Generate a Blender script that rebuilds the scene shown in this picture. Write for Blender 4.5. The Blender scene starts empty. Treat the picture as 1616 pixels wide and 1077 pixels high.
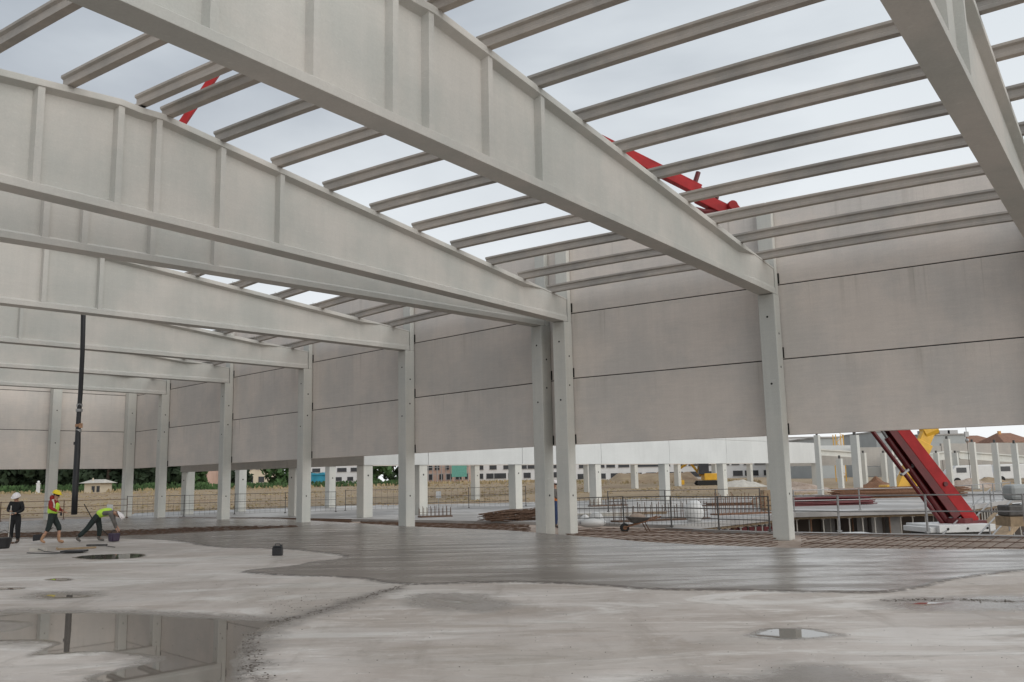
import bpy, bmesh, math, random
import numpy as np
from mathutils import Vector, Matrix, noise as mnoise
random.seed(7); RND=np.random.RandomState(7)
S=bpy.context.scene; COL=S.collection
# ------------------------------------------------------------------ camera
W0,H0=1616,1077; FPX=1409.3; HC=1.8
PITCH=math.radians(8.75); ROLL=math.radians(1.199)
c_,s_=math.cos(PITCH),math.sin(PITCH); cr,sr=math.cos(ROLL),math.sin(ROLL)
FW=Vector((0,c_,s_)); R0=Vector((1,0,0)); U0=Vector((0,-s_,c_))
RT=R0*cr-U0*sr; UP=R0*sr+U0*cr; CAM=Vector((0,0,HC))
cd=bpy.data.cameras.new('camera'); cam=bpy.data.objects.new('camera',cd); COL.objects.link(cam)
cd.sensor_width=36; cd.lens=FPX/W0*36; cd.clip_end=3000; cd.clip_start=.1
m=Matrix.Identity(4)
for i in range(3): m[i][0]=RT[i]; m[i][1]=UP[i]; m[i][2]=-FW[i]; m[i][3]=CAM[i]
cam.matrix_world=m; S.camera=cam
def ray(px,py): return FW+RT*((px-W0/2)/FPX)-UP*((py-H0/2)/FPX)
def G(px,py,z=0.0):                     # point on the level plane z seen in that direction
    v=ray(px,py); return CAM+v*((z-HC)/v.z)
def D(px,py,y):                         # point at ground distance y
    v=ray(px,py); return CAM+v*(y/v.y)
def XY(px,py,y): p=D(px,py,y); return (p.x,p.y)
# ------------------------------------------------------------------ world and sun
SUN_EL=math.radians(27); SUN_AZ=Vector((.72,-.69,0)).normalized()
w=bpy.data.worlds.new('World'); S.world=w; w.use_nodes=True
N=w.node_tree.nodes; L=w.node_tree.links; N.clear()
out=N.new('ShaderNodeOutputWorld'); bg=N.new('ShaderNodeBackground'); bg.inputs[1].default_value=.1
sky=N.new('ShaderNodeTexSky'); sky.sky_type='NISHITA'; sky.sun_disc=False; sky.sun_elevation=SUN_EL
sky.sun_rotation=math.atan2(SUN_AZ.x,SUN_AZ.y); sky.dust_density=3
tc=N.new('ShaderNodeTexCoord'); mp=N.new('ShaderNodeMapping'); mp.inputs['Scale'].default_value=(1,1,2.6)
n1=N.new('ShaderNodeTexNoise'); n1.inputs['Scale'].default_value=1.7; n1.inputs['Detail'].default_value=6; n1.inputs['Roughness'].default_value=.5; n1.inputs['Distortion'].default_value=.25
L.new(tc.outputs['Generated'],mp.inputs[0]); L.new(mp.outputs[0],n1.inputs['Vector'])
cr_=N.new('ShaderNodeValToRGB'); e=cr_.color_ramp.elements
e[0].position=.30; e[0].color=(3.75,4.12,4.6,1); e[1].position=.68; e[1].color=(7.2,7.65,8.0,1)
sx=N.new('ShaderNodeSeparateXYZ'); L.new(tc.outputs['Generated'],sx.inputs[0])
az=N.new('ShaderNodeMath'); az.operation='MULTIPLY_ADD'; az.inputs[1].default_value=.42; az.inputs[2].default_value=-.02; L.new(sx.outputs['X'],az.inputs[0])
ad=N.new('ShaderNodeMath'); ad.operation='ADD'; L.new(n1.outputs[0],ad.inputs[0]); L.new(az.outputs[0],ad.inputs[1]); L.new(ad.outputs[0],cr_.inputs[0])
hz=N.new('ShaderNodeMapRange'); hz.inputs[1].default_value=0; hz.inputs[2].default_value=.42; hz.inputs[3].default_value=1; hz.inputs[4].default_value=0
L.new(sx.outputs['Z'],hz.inputs[0])
mh=N.new('ShaderNodeMixRGB'); mh.inputs[2].default_value=(9.3,9.5,9.6,1); L.new(cr_.outputs[0],mh.inputs[1]); L.new(hz.outputs[0],mh.inputs[0])
mx=N.new('ShaderNodeMixRGB'); mx.inputs[0].default_value=.93
L.new(sky.outputs[0],mx.inputs[1]); L.new(mh.outputs[0],mx.inputs[2]); L.new(mx.outputs[0],bg.inputs[0]); L.new(bg.outputs[0],out.inputs[0])
sl=bpy.data.lights.new('sun','SUN'); sl.energy=1.5; sl.angle=math.radians(75); sl.color=(1,.97,.92)
so=bpy.data.objects.new('sun',sl); COL.objects.link(so)
sd=Vector((SUN_AZ.x*math.cos(SUN_EL),SUN_AZ.y*math.cos(SUN_EL),math.sin(SUN_EL)))
so.rotation_euler=sd.to_track_quat('Z','Y').to_euler(); so.location=(20,-20,40)
S.view_settings.view_transform='Standard'; S.view_settings.look='None'; S.view_settings.exposure=0.13; S.view_settings.gamma=1
S.render.engine='CYCLES'; S.cycles.max_bounces=6
# ------------------------------------------------------------------ materials
class NT:
    def __init__(s,name):
        s.m=bpy.data.materials.new(name); s.m.use_nodes=True; s.t=s.m.node_tree; s.n=s.t.nodes; s.l=s.t.links
        s.b=s.n['Principled BSDF']; s.co=s.n.new('ShaderNodeTexCoord')
    def mapping(s,scale,rot=(0,0,0),src='Object'):
        a=s.n.new('ShaderNodeMapping'); a.inputs['Scale'].default_value=scale; a.inputs['Rotation'].default_value=rot
        s.l.new(s.co.outputs[src],a.inputs[0]); return a.outputs[0]
    def pos(s,scale=(1,1,1),rot=(0,0,0)):
        g=s.n.new('ShaderNodeNewGeometry'); a=s.n.new('ShaderNodeMapping'); a.inputs['Scale'].default_value=scale; a.inputs['Rotation'].default_value=rot
        s.l.new(g.outputs['Position'],a.inputs[0]); return a.outputs[0]
    def noise(s,vec,scale,detail=5,rough=.55,dist=0):
        a=s.n.new('ShaderNodeTexNoise'); a.inputs['Scale'].default_value=scale; a.inputs['Detail'].default_value=detail; a.inputs['Roughness'].default_value=rough; a.inputs['Distortion'].default_value=dist
        s.l.new(vec,a.inputs['Vector']); return a.outputs[0]
    def ramp(s,fac,pts):
        a=s.n.new('ShaderNodeValToRGB'); el=a.color_ramp.elements
        while len(el)<len(pts): el.new(.5)
        for i,(p,c) in enumerate(pts): el[i].position=p; el[i].color=(*c,1) if len(c)==3 else c
        s.l.new(fac,a.inputs[0]); return a.outputs[0]
    def mix(s,fac,a,b,mode='MIX'):
        x=s.n.new('ShaderNodeMixRGB'); x.blend_type=mode
        for i,v in ((0,fac),(1,a),(2,b)):
            if isinstance(v,(int,float)): x.inputs[i].default_value=v
            elif isinstance(v,tuple): x.inputs[i].default_value=(*v,1)
            else: s.l.new(v,x.inputs[i])
        return x.outputs[0]
    def math(s,op,a,b=0,c=None):
        x=s.n.new('ShaderNodeMath'); x.operation=op
        for i,v in enumerate((a,b) if c is None else (a,b,c)):
            if isinstance(v,(int,float)): x.inputs[i].default_value=v
            else: s.l.new(v,x.inputs[i])
        return x.outputs[0]
    def maprange(s,v,a,b,c=0,d=1,smooth=True):
        x=s.n.new('ShaderNodeMapRange'); x.interpolation_type='SMOOTHSTEP' if smooth else 'LINEAR'
        x.inputs[1].default_value=a; x.inputs[2].default_value=b; x.inputs[3].default_value=c; x.inputs[4].default_value=d
        s.l.new(v,x.inputs[0]); return x.outputs[0]
    def attr(s,name):
        x=s.n.new('ShaderNodeAttribute'); x.attribute_name=name; return x.outputs['Fac']
    def bump(s,h,strength=.3,dist=.02):
        x=s.n.new('ShaderNodeBump'); x.inputs['Strength'].default_value=strength; x.inputs['Distance'].default_value=dist
        s.l.new(h,x.inputs['Height']); s.l.new(x.outputs[0],s.b.inputs['Normal'])
    def color(s,c):
        if isinstance(c,tuple): s.b.inputs['Base Color'].default_value=(*c,1)
        else: s.l.new(c,s.b.inputs['Base Color'])
    def rough(s,r):
        if isinstance(r,(int,float)): s.b.inputs['Roughness'].default_value=r
        else: s.l.new(r,s.b.inputs['Roughness'])
def mat_simple(name,col,rough=.6,var=.15,scale=6,metal=0,bump=0):
    t=NT(name); n=t.noise(t.mapping((1,1,1)),scale,5)
    lo=tuple(max(0,c*(1-var)) for c in col); hi=tuple(min(1,c*(1+var)) for c in col)
    t.color(t.ramp(n,[(.3,lo),(.7,hi)])); t.rough(rough); t.b.inputs['Metallic'].default_value=metal
    if bump: t.bump(n,bump)
    return t.m
def mat_concrete(name,col,vert=.10,horiz=.05,big=.1,tint=(1.03,.99,.96),stain=0.0,rot=0):
    t=NT(name)
    a=t.noise(t.pos((1,1,1)),.45,5,.6)                    # broad cloudiness
    b=t.noise(t.pos((3.2,3.2,.16)),1.5,4,.6)              # vertical runs
    c=t.noise(t.pos((.9,.9,9)),1.6,4,.65)                 # casting lines
    f=t.noise(t.pos((1,1,1)),30,3,.6)
    base=t.mix(t.maprange(a,.35,.65),tuple(x*(1-big) for x in col),tuple(x*(1+big)*k for x,k in zip(col,tint)))
    base=t.mix(1.0,base,t.ramp(b,[(.3,(1-vert,)*3),(.7,(1+vert*.6,)*3)]),'MULTIPLY')
    base=t.mix(1.0,base,t.ramp(c,[(.3,(1-horiz,)*3),(.7,(1+horiz,)*3)]),'MULTIPLY')
    base=t.mix(1.0,base,t.ramp(f,[(.3,(.96,)*3),(.7,(1.03,)*3)]),'MULTIPLY')
    if stain:
        k=t.noise(t.pos((.9,.9,.35)),1.3,6,.7,.5); base=t.mix(t.maprange(k,.62,.8,0,stain),base,tuple(x*.45*q for x,q in zip(col,(1.05,1,.8))))
        k2=t.noise(t.pos((1.2,1.2,6)),4.5,6,.8,.6); base=t.mix(t.maprange(k2,.57,.72,0,.45),base,tuple(min(1,x*1.35) for x in col))
    if name=='precast_panel':
        g=t.n.new('ShaderNodeNewGeometry'); sp=t.n.new('ShaderNodeSeparateXYZ'); t.l.new(g.outputs['Position'],sp.inputs[0]); zz=sp.outputs['Z']
        oi=t.n.new('ShaderNodeObjectInfo'); base=t.mix(1.0,base,t.ramp(oi.outputs['Random'],[(0,(.93,.93,.925)),(1,(1.05,1.045,1.04))]),'MULTIPLY')
        run=t.noise(t.pos((1,1,.02)),1.5,5,.7); run2=t.noise(t.pos((1,1,.015)),5,3,.7)
        for zs,ln in ((7.42,1.5),(5.155,1.2),(10.06,1.8)):
            dd=t.math('SUBTRACT',zs,zz); fall=t.math('MULTIPLY',t.maprange(dd,0,ln,1,0),t.maprange(dd,-.002,.002))
            amt=t.math('MULTIPLY',fall,t.math('ADD',t.maprange(run,.55,.75,0,.35),t.maprange(run2,.62,.74,0,.45)))
            base=t.mix(amt,base,(.27,.235,.185))
        base=t.mix(t.math('MULTIPLY',t.maprange(t.noise(t.pos((1,1,2.2)),7,6,.8,1.5),.60,.70,0,.30),t.maprange(a,.45,.6)),base,(.75,.71,.67))
    t.color(base); t.rough(.86); t.b.inputs['Specular IOR Level'].default_value=.25
    t.bump(t.math('ADD',f,c),.12,.01); return t.m
M={}
M['panel']=mat_concrete('precast_panel',(.66,.62,.58),.03,.035,.06,(1.03,.995,.97),.16)
M['frame']=mat_concrete('precast_frame',(.57,.575,.54),.05,.02,.05,(1.02,.99,.97),.12)
M['beam']=mat_concrete('precast_beam',(.56,.56,.525),.03,.02,.07,(1.03,.985,.975),.08)
M['purlin']=mat_concrete('precast_purlin',(.40,.375,.345),.05,.08,.14,(1.04,.99,.95),.2)
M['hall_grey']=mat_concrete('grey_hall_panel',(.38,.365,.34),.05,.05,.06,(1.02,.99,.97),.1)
M['white_panel']=mat_concrete('white_panel',(.58,.59,.58),.03,.02,.04,(1,1,1),0)
M['joint']=mat_simple('joint_rubber',(.02,.018,.016),.8)
M['black']=mat_simple('black_plastic',(.015,.015,.017),.45,.2)
M['rust']=mat_simple('rusty_steel',(.20,.10,.055),.8,.35,14)
M['rust_dark']=mat_simple('dark_rusty_steel',(.12,.07,.045),.85,.35,14)
M['soil']=None
M['red']=mat_simple('red_paint',(.33,.016,.018),.55,.25,1.6); M['red'].node_tree.nodes['Principled BSDF'].inputs['Specular IOR Level'].default_value=.25
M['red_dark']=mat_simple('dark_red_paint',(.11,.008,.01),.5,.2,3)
M['yellow']=mat_simple('yellow_paint',(.66,.36,.02),.45,.12,2)
M['steel']=mat_simple('galvanised_steel',(.34,.34,.34),.45,.15,9,.6)
M['steel_dark']=mat_simple('weathered_steel',(.10,.095,.09),.6,.25,9,.4)
M['white']=mat_simple('white_paint',(.68,.68,.67),.5,.06,2)
M['wood']=mat_simple('formwork_timber',(.33,.24,.15),.8,.25,5)
M['plywhite']=mat_simple('pale_ply',(.5,.47,.42),.8,.15,3)
M['hivis']=mat_simple('hivis_fabric',(.50,.78,.08),.7,.12,8)
M['hivis_orange']=mat_simple('orange_fabric',(.85,.25,.05),.7,.12,8)
M['reflect']=mat_simple('reflective_tape',(.75,.72,.66),.4,.08,8)
M['redcloth']=mat_simple('red_fabric',(.28,.025,.02),.85,.2,8)
M['blackcloth']=mat_simple('black_fabric',(.016,.016,.018),.9,.3,8)
M['darkcloth']=mat_simple('dark_green_fabric',(.022,.032,.030),.9,.3,8)
M['greycloth']=mat_simple('grey_fabric',(.13,.12,.11),.9,.25,8)
M['bluecloth']=mat_simple('blue_fabric',(.03,.05,.12),.9,.25,8)
M['boot']=mat_simple('muddy_boot',(.42,.24,.14),.7,.25,8)
M['bootdark']=mat_simple('dark_boot',(.06,.045,.035),.8,.25,8)
M['skin']=mat_simple('skin',(.45,.25,.17),.55,.08,9)
M['hair']=mat_simple('dark_hair',(.02,.014,.01),.7,.2,9)
M['helmet_white']=mat_simple('white_helmet',(.80,.76,.76),.35,.04,3)
M['helmet_yellow']=mat_simple('yellow_helmet',(.80,.62,.02),.35,.05,3)
M['glass']=mat_simple('dark_window_glass',(.035,.037,.042),.2,.3,.6)
M['render_white']=mat_simple('white_render',(.62,.62,.62),.85,.05,.5)
M['render_pink']=mat_simple('pink_render',(.52,.36,.29),.85,.08,.5)
M['render_cream']=mat_simple('cream_render',(.60,.52,.40),.85,.08,.5)
M['render_grey']=mat_simple('grey_cladding',(.36,.38,.38),.6,.06,.5)
M['tile']=mat_simple('clay_roof_tiles',(.27,.14,.09),.85,.2,2)
M['orange_wall']=mat_simple('ochre_render',(.62,.34,.14),.85,.08,.5)
M['turquoise']=mat_simple('turquoise_tarpaulin',(.03,.25,.36),.6,.2,1)
M['bark']=mat_simple('bark',(.07,.05,.035),.9,.25,4)
M['leaf_dark']=mat_simple('dark_foliage',(.028,.048,.022),.8,.5,.35)
M['leaf_green']=mat_simple('green_foliage',(.05,.10,.03),.8,.45,.4)
M['scaffold_green']=mat_simple('green_netting',(.12,.32,.26),.8,.15,3)
M['rubber']=mat_simple('tyre_rubber',(.02,.02,.02),.9,.2,6)
M['grit']=mat_simple('mortar_grit',(.10,.085,.07),.9,.3,20)
M['low_bounce_floor']=mat_simple('low_bounce_concrete',(.11,.10,.09),.45,.2,.4)  # unseen floor colour, darkened to cut bounce light on the soffits
M['shade_earth']=mat_simple('shade_dark_basement_earth',(.07,.052,.04),.8,.3,.5)  # earth colour darkened to stand in for the shade inside the pit
M['purple']=mat_simple('dark_purple_plastic',(.045,.03,.06),.5,.2,6)
def soilmat():
    t=NT('pink_soil'); a=t.noise(t.pos(),.35,6,.6); b=t.noise(t.pos(),5,6,.7)
    c=t.mix(t.maprange(a,.35,.65),(.36,.28,.225),(.50,.42,.36)); c=t.mix(t.maprange(b,.4,.7,0,.6),c,(.20,.13,.09))
    t.color(c); t.rough(.95); t.bump(b,.6,.08); return t.m
M['soil']=soilmat()
def fieldmat():
    t=NT('dry_field'); a=t.noise(t.pos((.3,1.4,1)),.2,6,.65); b=t.noise(t.pos((.6,1.2,1)),1.4,6,.7)
    c=t.ramp(a,[(.3,(.25,.16,.10)),(.5,(.33,.25,.165)),(.7,(.26,.20,.12))]); c=t.mix(t.maprange(b,.45,.7,0,.55),c,(.46,.36,.235)); c=t.mix(t.maprange(b,.42,.28,0,.6),c,(.16,.09,.055))
    t.color(c); t.rough(1); t.bump(b,.6,.3); return t.m
M['field']=fieldmat()
def grassmat():
    t=NT('dry_grass'); a=t.noise(t.pos(),.35,3); t.color(t.ramp(a,[(.35,(.38,.28,.17)),(.6,(.36,.29,.16)),(.78,(.22,.20,.09))])); t.rough(1); return t.m
M['grass']=grassmat()
def slab2mat():
    t=NT('outer_slab_concrete'); a=t.noise(t.pos(),.25,6,.6); b=t.noise(t.pos((1,1,1)),2.5,6,.7)
    c=t.mix(t.maprange(a,.35,.65),(.29,.275,.262),(.40,.385,.37)); c=t.mix(t.maprange(b,.5,.75,0,.4),c,(.26,.24,.22))
    t.color(c); t.rough(t.maprange(a,.4,.6,.75,.4)); t.bump(b,.2,.02); return t.m
M['slab2']=slab2mat()
def floormat():
    t=NT('hall_floor_concrete')
    fr=t.attr('fresh'); pu=t.attr('puddle'); da=t.attr('damp'); li=t.attr('grit')
    p=t.pos()
    nb=t.noise(p,.33,6,.6,.4); nm=t.noise(p,1.7,7,.68,.3); nf=t.noise(p,9,6,.7); ng=t.noise(p,42,4,.7)
    tr=t.noise(t.pos((.35,2.2,1),(0,0,.55)),.9,6,.62,.6)       # trowel sweeps
    tr2=t.noise(t.pos((2.0,.3,1),(0,0,.35)),.8,6,.62,.6)
    edge=t.math('ADD',t.math('MULTIPLY',t.math('SUBTRACT',nm,.5),.45),t.math('MULTIPLY',t.math('SUBTRACT',nf,.5),.16))
    edgef=t.math('MULTIPLY',t.math('SUBTRACT',nf,.5),.14)
    F=t.maprange(t.math('ADD',fr,edgef),-.04,.04)
    P=t.maprange(t.math('ADD',pu,t.math('MULTIPLY',edge,.8)),-.03,.16)
    Dm=t.maprange(t.math('ADD',da,t.math('MULTIPLY',edge,2.2)),-.25,.3)
    wash=t.noise(t.pos((.55,1.5,1),(0,0,-.25)),.42,8,.68,1.2); blot=t.noise(p,3.4,8,.75,.8)
    # dry older concrete
    dry=t.mix(t.maprange(nb,.35,.66),(.46,.395,.348),(.62,.56,.51))
    dry=t.mix(t.maprange(tr,.42,.72,0,.55),dry,(.56,.52,.485))
    dry=t.mix(t.maprange(tr2,.52,.75,0,.55),dry,(.30,.255,.215))
    dry=t.mix(t.maprange(nm,.55,.75,0,.35),dry,(.33,.29,.245))
    dry=t.mix(t.maprange(ng,.60,.75,0,.35),dry,(.24,.21,.19))
    dry=t.mix(t.maprange(nf,.64,.74,0,.45),dry,(.20,.165,.14))
    dry=t.mix(t.maprange(wash,.50,.60,0,.75),dry,(.76,.72,.675)); dry=t.mix(t.maprange(wash,.44,.36,0,.6),dry,(.38,.315,.262))
    dry=t.mix(t.maprange(blot,.56,.68,0,.45),dry,(.31,.265,.22)); dry=t.mix(t.maprange(blot,.42,.34,0,.4),dry,(.78,.745,.70))
    fl=t.noise(t.pos((.5,3.4,1),(0,0,.15)),1.3,8,.75,1.0); dry=t.mix(t.maprange(fl,.56,.62,0,.40),dry,(.66,.62,.58)); dry=t.mix(t.maprange(fl,.44,.38,0,.35),dry,(.27,.235,.20))
    dry=t.mix(t.maprange(t.noise(p,.13,4,.6,.8),.50,.64,0,.50),dry,(.33,.29,.245))
    fresh=t.mix(t.maprange(nb,.35,.65),(.145,.119,.101),(.21,.175,.150))
    fresh=t.mix(t.maprange(tr,.4,.7,0,.7),fresh,(.24,.21,.187))
    fresh=t.mix(t.maprange(ng,.6,.8,0,.3),fresh,(.1,.085,.075))
    wet=t.mix(.25,(.15,.13,.108),fresh)
    gx=t.n.new('ShaderNodeNewGeometry'); sx=t.n.new('ShaderNodeSeparateXYZ'); t.l.new(gx.outputs['Position'],sx.inputs[0])
    sheenp=t.math('MULTIPLY',t.maprange(t.math('ADD',sx.outputs['X'],t.math('MULTIPLY',nm,6)),3.5,11),t.maprange(t.math('ADD',tr,t.math('MULTIPLY',nm,.6)),.68,.92))
    fresh=t.mix(t.math('MULTIPLY',sheenp,.8),fresh,(.46,.435,.41))  # pale sheen towards the right, painted into the fresh concrete colour
    c=t.mix(Dm,dry,t.mix(t.maprange(nm,.3,.7),(.215,.185,.16),(.29,.26,.235)))
    c=t.mix(F,c,fresh); c=t.mix(P,c,wet)
    rimd=t.math('ABSOLUTE',t.math('ADD',fr,edgef))
    rim=t.math('MULTIPLY',t.maprange(rimd,.02,.15,1,0),t.maprange(nf,.34,.52))
    rim=t.math('MULTIPLY',rim,t.maprange(nm,.30,.52,.35,1))
    c=t.mix(t.math('MULTIPLY',rim,.75),c,(.055,.043,.035))
    gr=t.math('MULTIPLY',t.maprange(t.math('ADD',li,edge),-.05,.25),t.maprange(nf,.42,.56))
    c=t.mix(t.math('MULTIPLY',gr,.85),c,(.075,.055,.042))
    t.color(c)
    rd=t.maprange(nm,.35,.65,.62,.40); rd=t.mix(t.maprange(nb,.45,.7),rd,(.75,)*3)
    rf=t.maprange(tr,.35,.7,.36,.2)
    rd=t.mix(t.maprange(wash,.52,.62),rd,(.28,)*3); r=t.mix(Dm,rd,(.22,)*3); r=t.mix(F,r,rf); r=t.mix(P,r,(.02,)*3); r=t.mix(t.math('MULTIPLY',gr,1.0),r,(.8,)*3)
    t.rough(r)
    dryF=t.math('SUBTRACT',1,P)
    h=t.math('MULTIPLY',t.math('ADD',t.math('ADD',t.math('MULTIPLY',nf,.5),t.math('MULTIPLY',ng,.25)),t.math('MULTIPLY',nm,1.2)),t.math('MULTIPLY',dryF,t.math('SUBTRACT',1,t.math('MULTIPLY',F,.55))))
    t.bump(t.math('ADD',h,t.math('MULTIPLY',F,.8)),.35,.02); return t.m
M['floor']=floormat()
# ------------------------------------------------------------------ mesh helpers
class MB:
    def __init__(s): s.v=[]; s.f=[]; s.mi=[]; s.mats=[]
    def _m(s,mat):
        if mat not in s.mats: s.mats.append(mat)
        return s.mats.index(mat)
    def hexa(s,p,mat=None):            # 8 points: bottom 4 ccw, top 4 ccw
        b=len(s.v); s.v+= [tuple(q) for q in p]
        for f in ((3,2,1,0),(4,5,6,7),(0,1,5,4),(1,2,6,5),(2,3,7,6),(3,0,4,7)): s.f.append(tuple(b+i for i in f)); s.mi.append(s._m(mat))
        return s
    def box(s,c,size,mat=None,ax=None):   # c centre, size, ax = (ux,uy,uz) axes
        ux,uy,uz=ax or (Vector((1,0,0)),Vector((0,1,0)),Vector((0,0,1)))
        c=Vector(c); a,b_,d=[k/2 for k in size]
        pts=[c+ux*(i*a)+uy*(j*b_)+uz*(k*d) for k in (-1,1) for i,j in ((-1,-1),(1,-1),(1,1),(-1,1))]
        return s.hexa(pts,mat)
    def prism(s,poly,z0,z1,mat=None):    # poly list of (x,y) ccw
        b=len(s.v); n=len(poly); s.v+=[(p[0],p[1],z0) for p in poly]+[(p[0],p[1],z1) for p in poly]
        s.f.append(tuple(b+i for i in reversed(range(n)))); s.f.append(tuple(b+n+i for i in range(n))); s.mi+=[s._m(mat)]*2
        for i in range(n): j=(i+1)%n; s.f.append((b+i,b+j,b+n+j,b+n+i)); s.mi.append(s._m(mat))
        return s
    def loft(s,secs,mat=None,cap=True):  # list of rings of equal count
        b=len(s.v); n=len(secs[0])
        for r in secs: s.v+=[tuple(p) for p in r]
        for k in range(len(secs)-1):
            for i in range(n):
                j=(i+1)%n; s.f.append((b+k*n+i,b+k*n+j,b+(k+1)*n+j,b+(k+1)*n+i)); s.mi.append(s._m(mat))
        if cap: s.f.append(tuple(b+i for i in reversed(range(n)))); s.f.append(tuple(b+(len(secs)-1)*n+i for i in range(n))); s.mi+=[s._m(mat)]*2
        return s
    def tube(s,pts,r,mat=None,n=8):
        pts=[Vector(p) for p in pts]; R=r if isinstance(r,(list,tuple)) else [r]*len(pts); secs=[]
        for i,p in enumerate(pts):
            t=(pts[min(i+1,len(pts)-1)]-pts[max(i-1,0)]).normalized()
            a=t.orthogonal().normalized() if i==0 else (a0-t*a0.dot(t)).normalized(); a0=a; b=t.cross(a)
            secs.append([p+a*(R[i]*math.cos(2*math.pi*k/n))+b*(R[i]*math.sin(2*math.pi*k/n)) for k in range(n)])
        return s.loft(secs,mat)
    def ball(s,c,r,mat=None,seg=12,rings=8,zmin=-1,squash=(1,1,1),q=None):
        c=Vector(c); secs=[]; q=q or Matrix.Identity(3)
        for k in range(rings+1):
            z=1+(zmin-1)*k/rings; z=math.cos(math.acos(zmin)*k/rings); rr=math.sqrt(max(0,1-z*z))+1e-4
            secs.append([c+q@Vector((rr*math.cos(2*math.pi*i/seg)*r*squash[0],rr*math.sin(2*math.pi*i/seg)*r*squash[1],z*r*squash[2])) for i in range(seg)])
        secs.reverse(); return s.loft(secs,mat)
    def build(s,name,mat=None,parent=None,label=None,smooth=False,origin=None,bevel=0):
        if parent is not None: o0=parent['_o']
        elif origin is not None: o0=origin
        else:
            a=np.array(s.v); o0=(float(a[:,0].mean()),float(a[:,1].mean()),float(a[:,2].min()))
        o0=tuple(o0)
        me=bpy.data.meshes.new(name)
        me.from_pydata([(x-o0[0],y-o0[1],z-o0[2]) for x,y,z in s.v],[],s.f)
        for k in s.mats: me.materials.append(M[k] if k else M[mat])
        me.polygons.foreach_set('material_index',s.mi)
        if smooth: me.polygons.foreach_set('use_smooth',[True]*len(s.f))
        bm=bmesh.new(); bm.from_mesh(me); bmesh.ops.recalc_face_normals(bm,faces=bm.faces)
        bm.to_mesh(me); bm.free(); me.update()
        o=bpy.data.objects.new(name,me); COL.objects.link(o)
        if bevel:
            b=o.modifiers.new('bevel','BEVEL'); b.width=bevel; b.segments=2; b.limit_method='ANGLE'; b.angle_limit=.6
        if parent is not None: o.parent=parent
        else: o.location=o0
        o['_o']=[float(k) for k in o0]
        if label: o['label']=label
        return o
def thing(name,label,cat,loc,group=None):
    o=bpy.data.objects.new(name,None); o.empty_display_size=.3; COL.objects.link(o); o.location=loc
    o['label']=label; o['category']=cat; o['_o']=[float(k) for k in loc]
    if group: o['group']=group
    return o
def tag(o,label=None,cat=None,group=None,kind=None):
    if label: o['label']=label
    if cat: o['category']=cat
    if group: o['group']=group
    if kind: o['kind']=kind
    return o
def V3(p,z): return Vector((p[0],p[1],z))
def dirv(deg): a=math.radians(deg); return Vector((math.sin(a),math.cos(a),0))
Z=Vector((0,0,1))
# ------------------------------------------------------------------ the two blocks of the hall
class Block:
    def __init__(s,o,x,w): s.o=Vector((*o,0)); s.x=x; s.w=w
    def P(s,x,w,z): return s.o+s.x*x+s.w*w+Z*z
    def box(s,mb,x0,x1,w0,w1,z0,z1,mat=None):
        mb.hexa([s.P(x0,w0,z0),s.P(x1,w0,z0),s.P(x1,w1,z0),s.P(x0,w1,z0),s.P(x0,w0,z1),s.P(x1,w0,z1),s.P(x1,w1,z1),s.P(x0,w1,z1)],mat)
BA=Block((7.857,26.161),-dirv(35.622),dirv(-56.016)); SA=7.242
BB=Block((1.084,30.966),-dirv(44.067),dirv(-45.475)); SB=7.565
hall=thing('warehouse_hall','unfinished precast concrete hall with open roof, deep tapered beams and grey wall panels','building',(0,34,0))
ZB=7.10; XR=15.95; ZT0=7.93; SL=.0985
ROWS=[(2.90,5.14),(5.17,7.405),(7.435,10.06)]
def ztop(x): return ZT0+SL*(XR-abs(x-XR))
def camb(x): return .05*(1-((x-XR)/XR)**2)
def make_beam(bl,w0):
    mb=MB(); wc=w0+.23; L_=2*XR
    xs=[-.13,1.35,1.9,2.25,4,7,10,13,XR-.45,XR]; xs=xs+[L_-x for x in reversed(xs[:-1])]
    secs=[]
    for x in xs:
        t=min(abs(x-0),abs(L_-x)); k=0 if t>=2.2 else (1 if t<=1.36 or x<0 or x>L_ else .45)
        if x<0 or x>L_: k=1
        web=.075+(.205-.075)*k; bf=.23; tf=.24-.02*k; zb=ZB+camb(x); zt=ztop(x)-(.07 if abs(x-XR)<.1 else 0)
        th=.13*(1-k)+.05*k
        prof=[(-bf,zb),(bf,zb),(bf,zb+.15),(web,zb+.22),(web,zt-th-.07*(1-k)),(tf,zt-th),(tf,zt),(-tf,zt),(-tf,zt-th),(-web,zt-th-.07*(1-k)),(-web,zb+.22),(-bf,zb+.15)]
        secs.append([bl.P(x,wc+p,z) for p,z in prof])
    mb.loft(secs)
    b=mb.build('roof_beam','beam',hall,bevel=.008)
    for xr in (XR-3.65,XR-2.0,XR-.42,XR+.42,XR+2.0,XR+3.65):
        r=MB(); zt=ztop(xr)
        for sg in (-1,1):
            a=[wc+sg*.074,wc+sg*.215]
            r.hexa([bl.P(xr-.09,a[0],ZB+.17+camb(xr)),bl.P(xr+.09,a[0],ZB+.17+camb(xr)),bl.P(xr+.065,a[1],ZB+.12+camb(xr)),bl.P(xr-.065,a[1],ZB+.12+camb(xr)),
                    bl.P(xr-.09,a[0],zt-.12),bl.P(xr+.09,a[0],zt-.12),bl.P(xr+.065,a[1],zt-.10),bl.P(xr-.065,a[1],zt-.10)])
        r.build('rib','beam',b)
    return b
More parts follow.
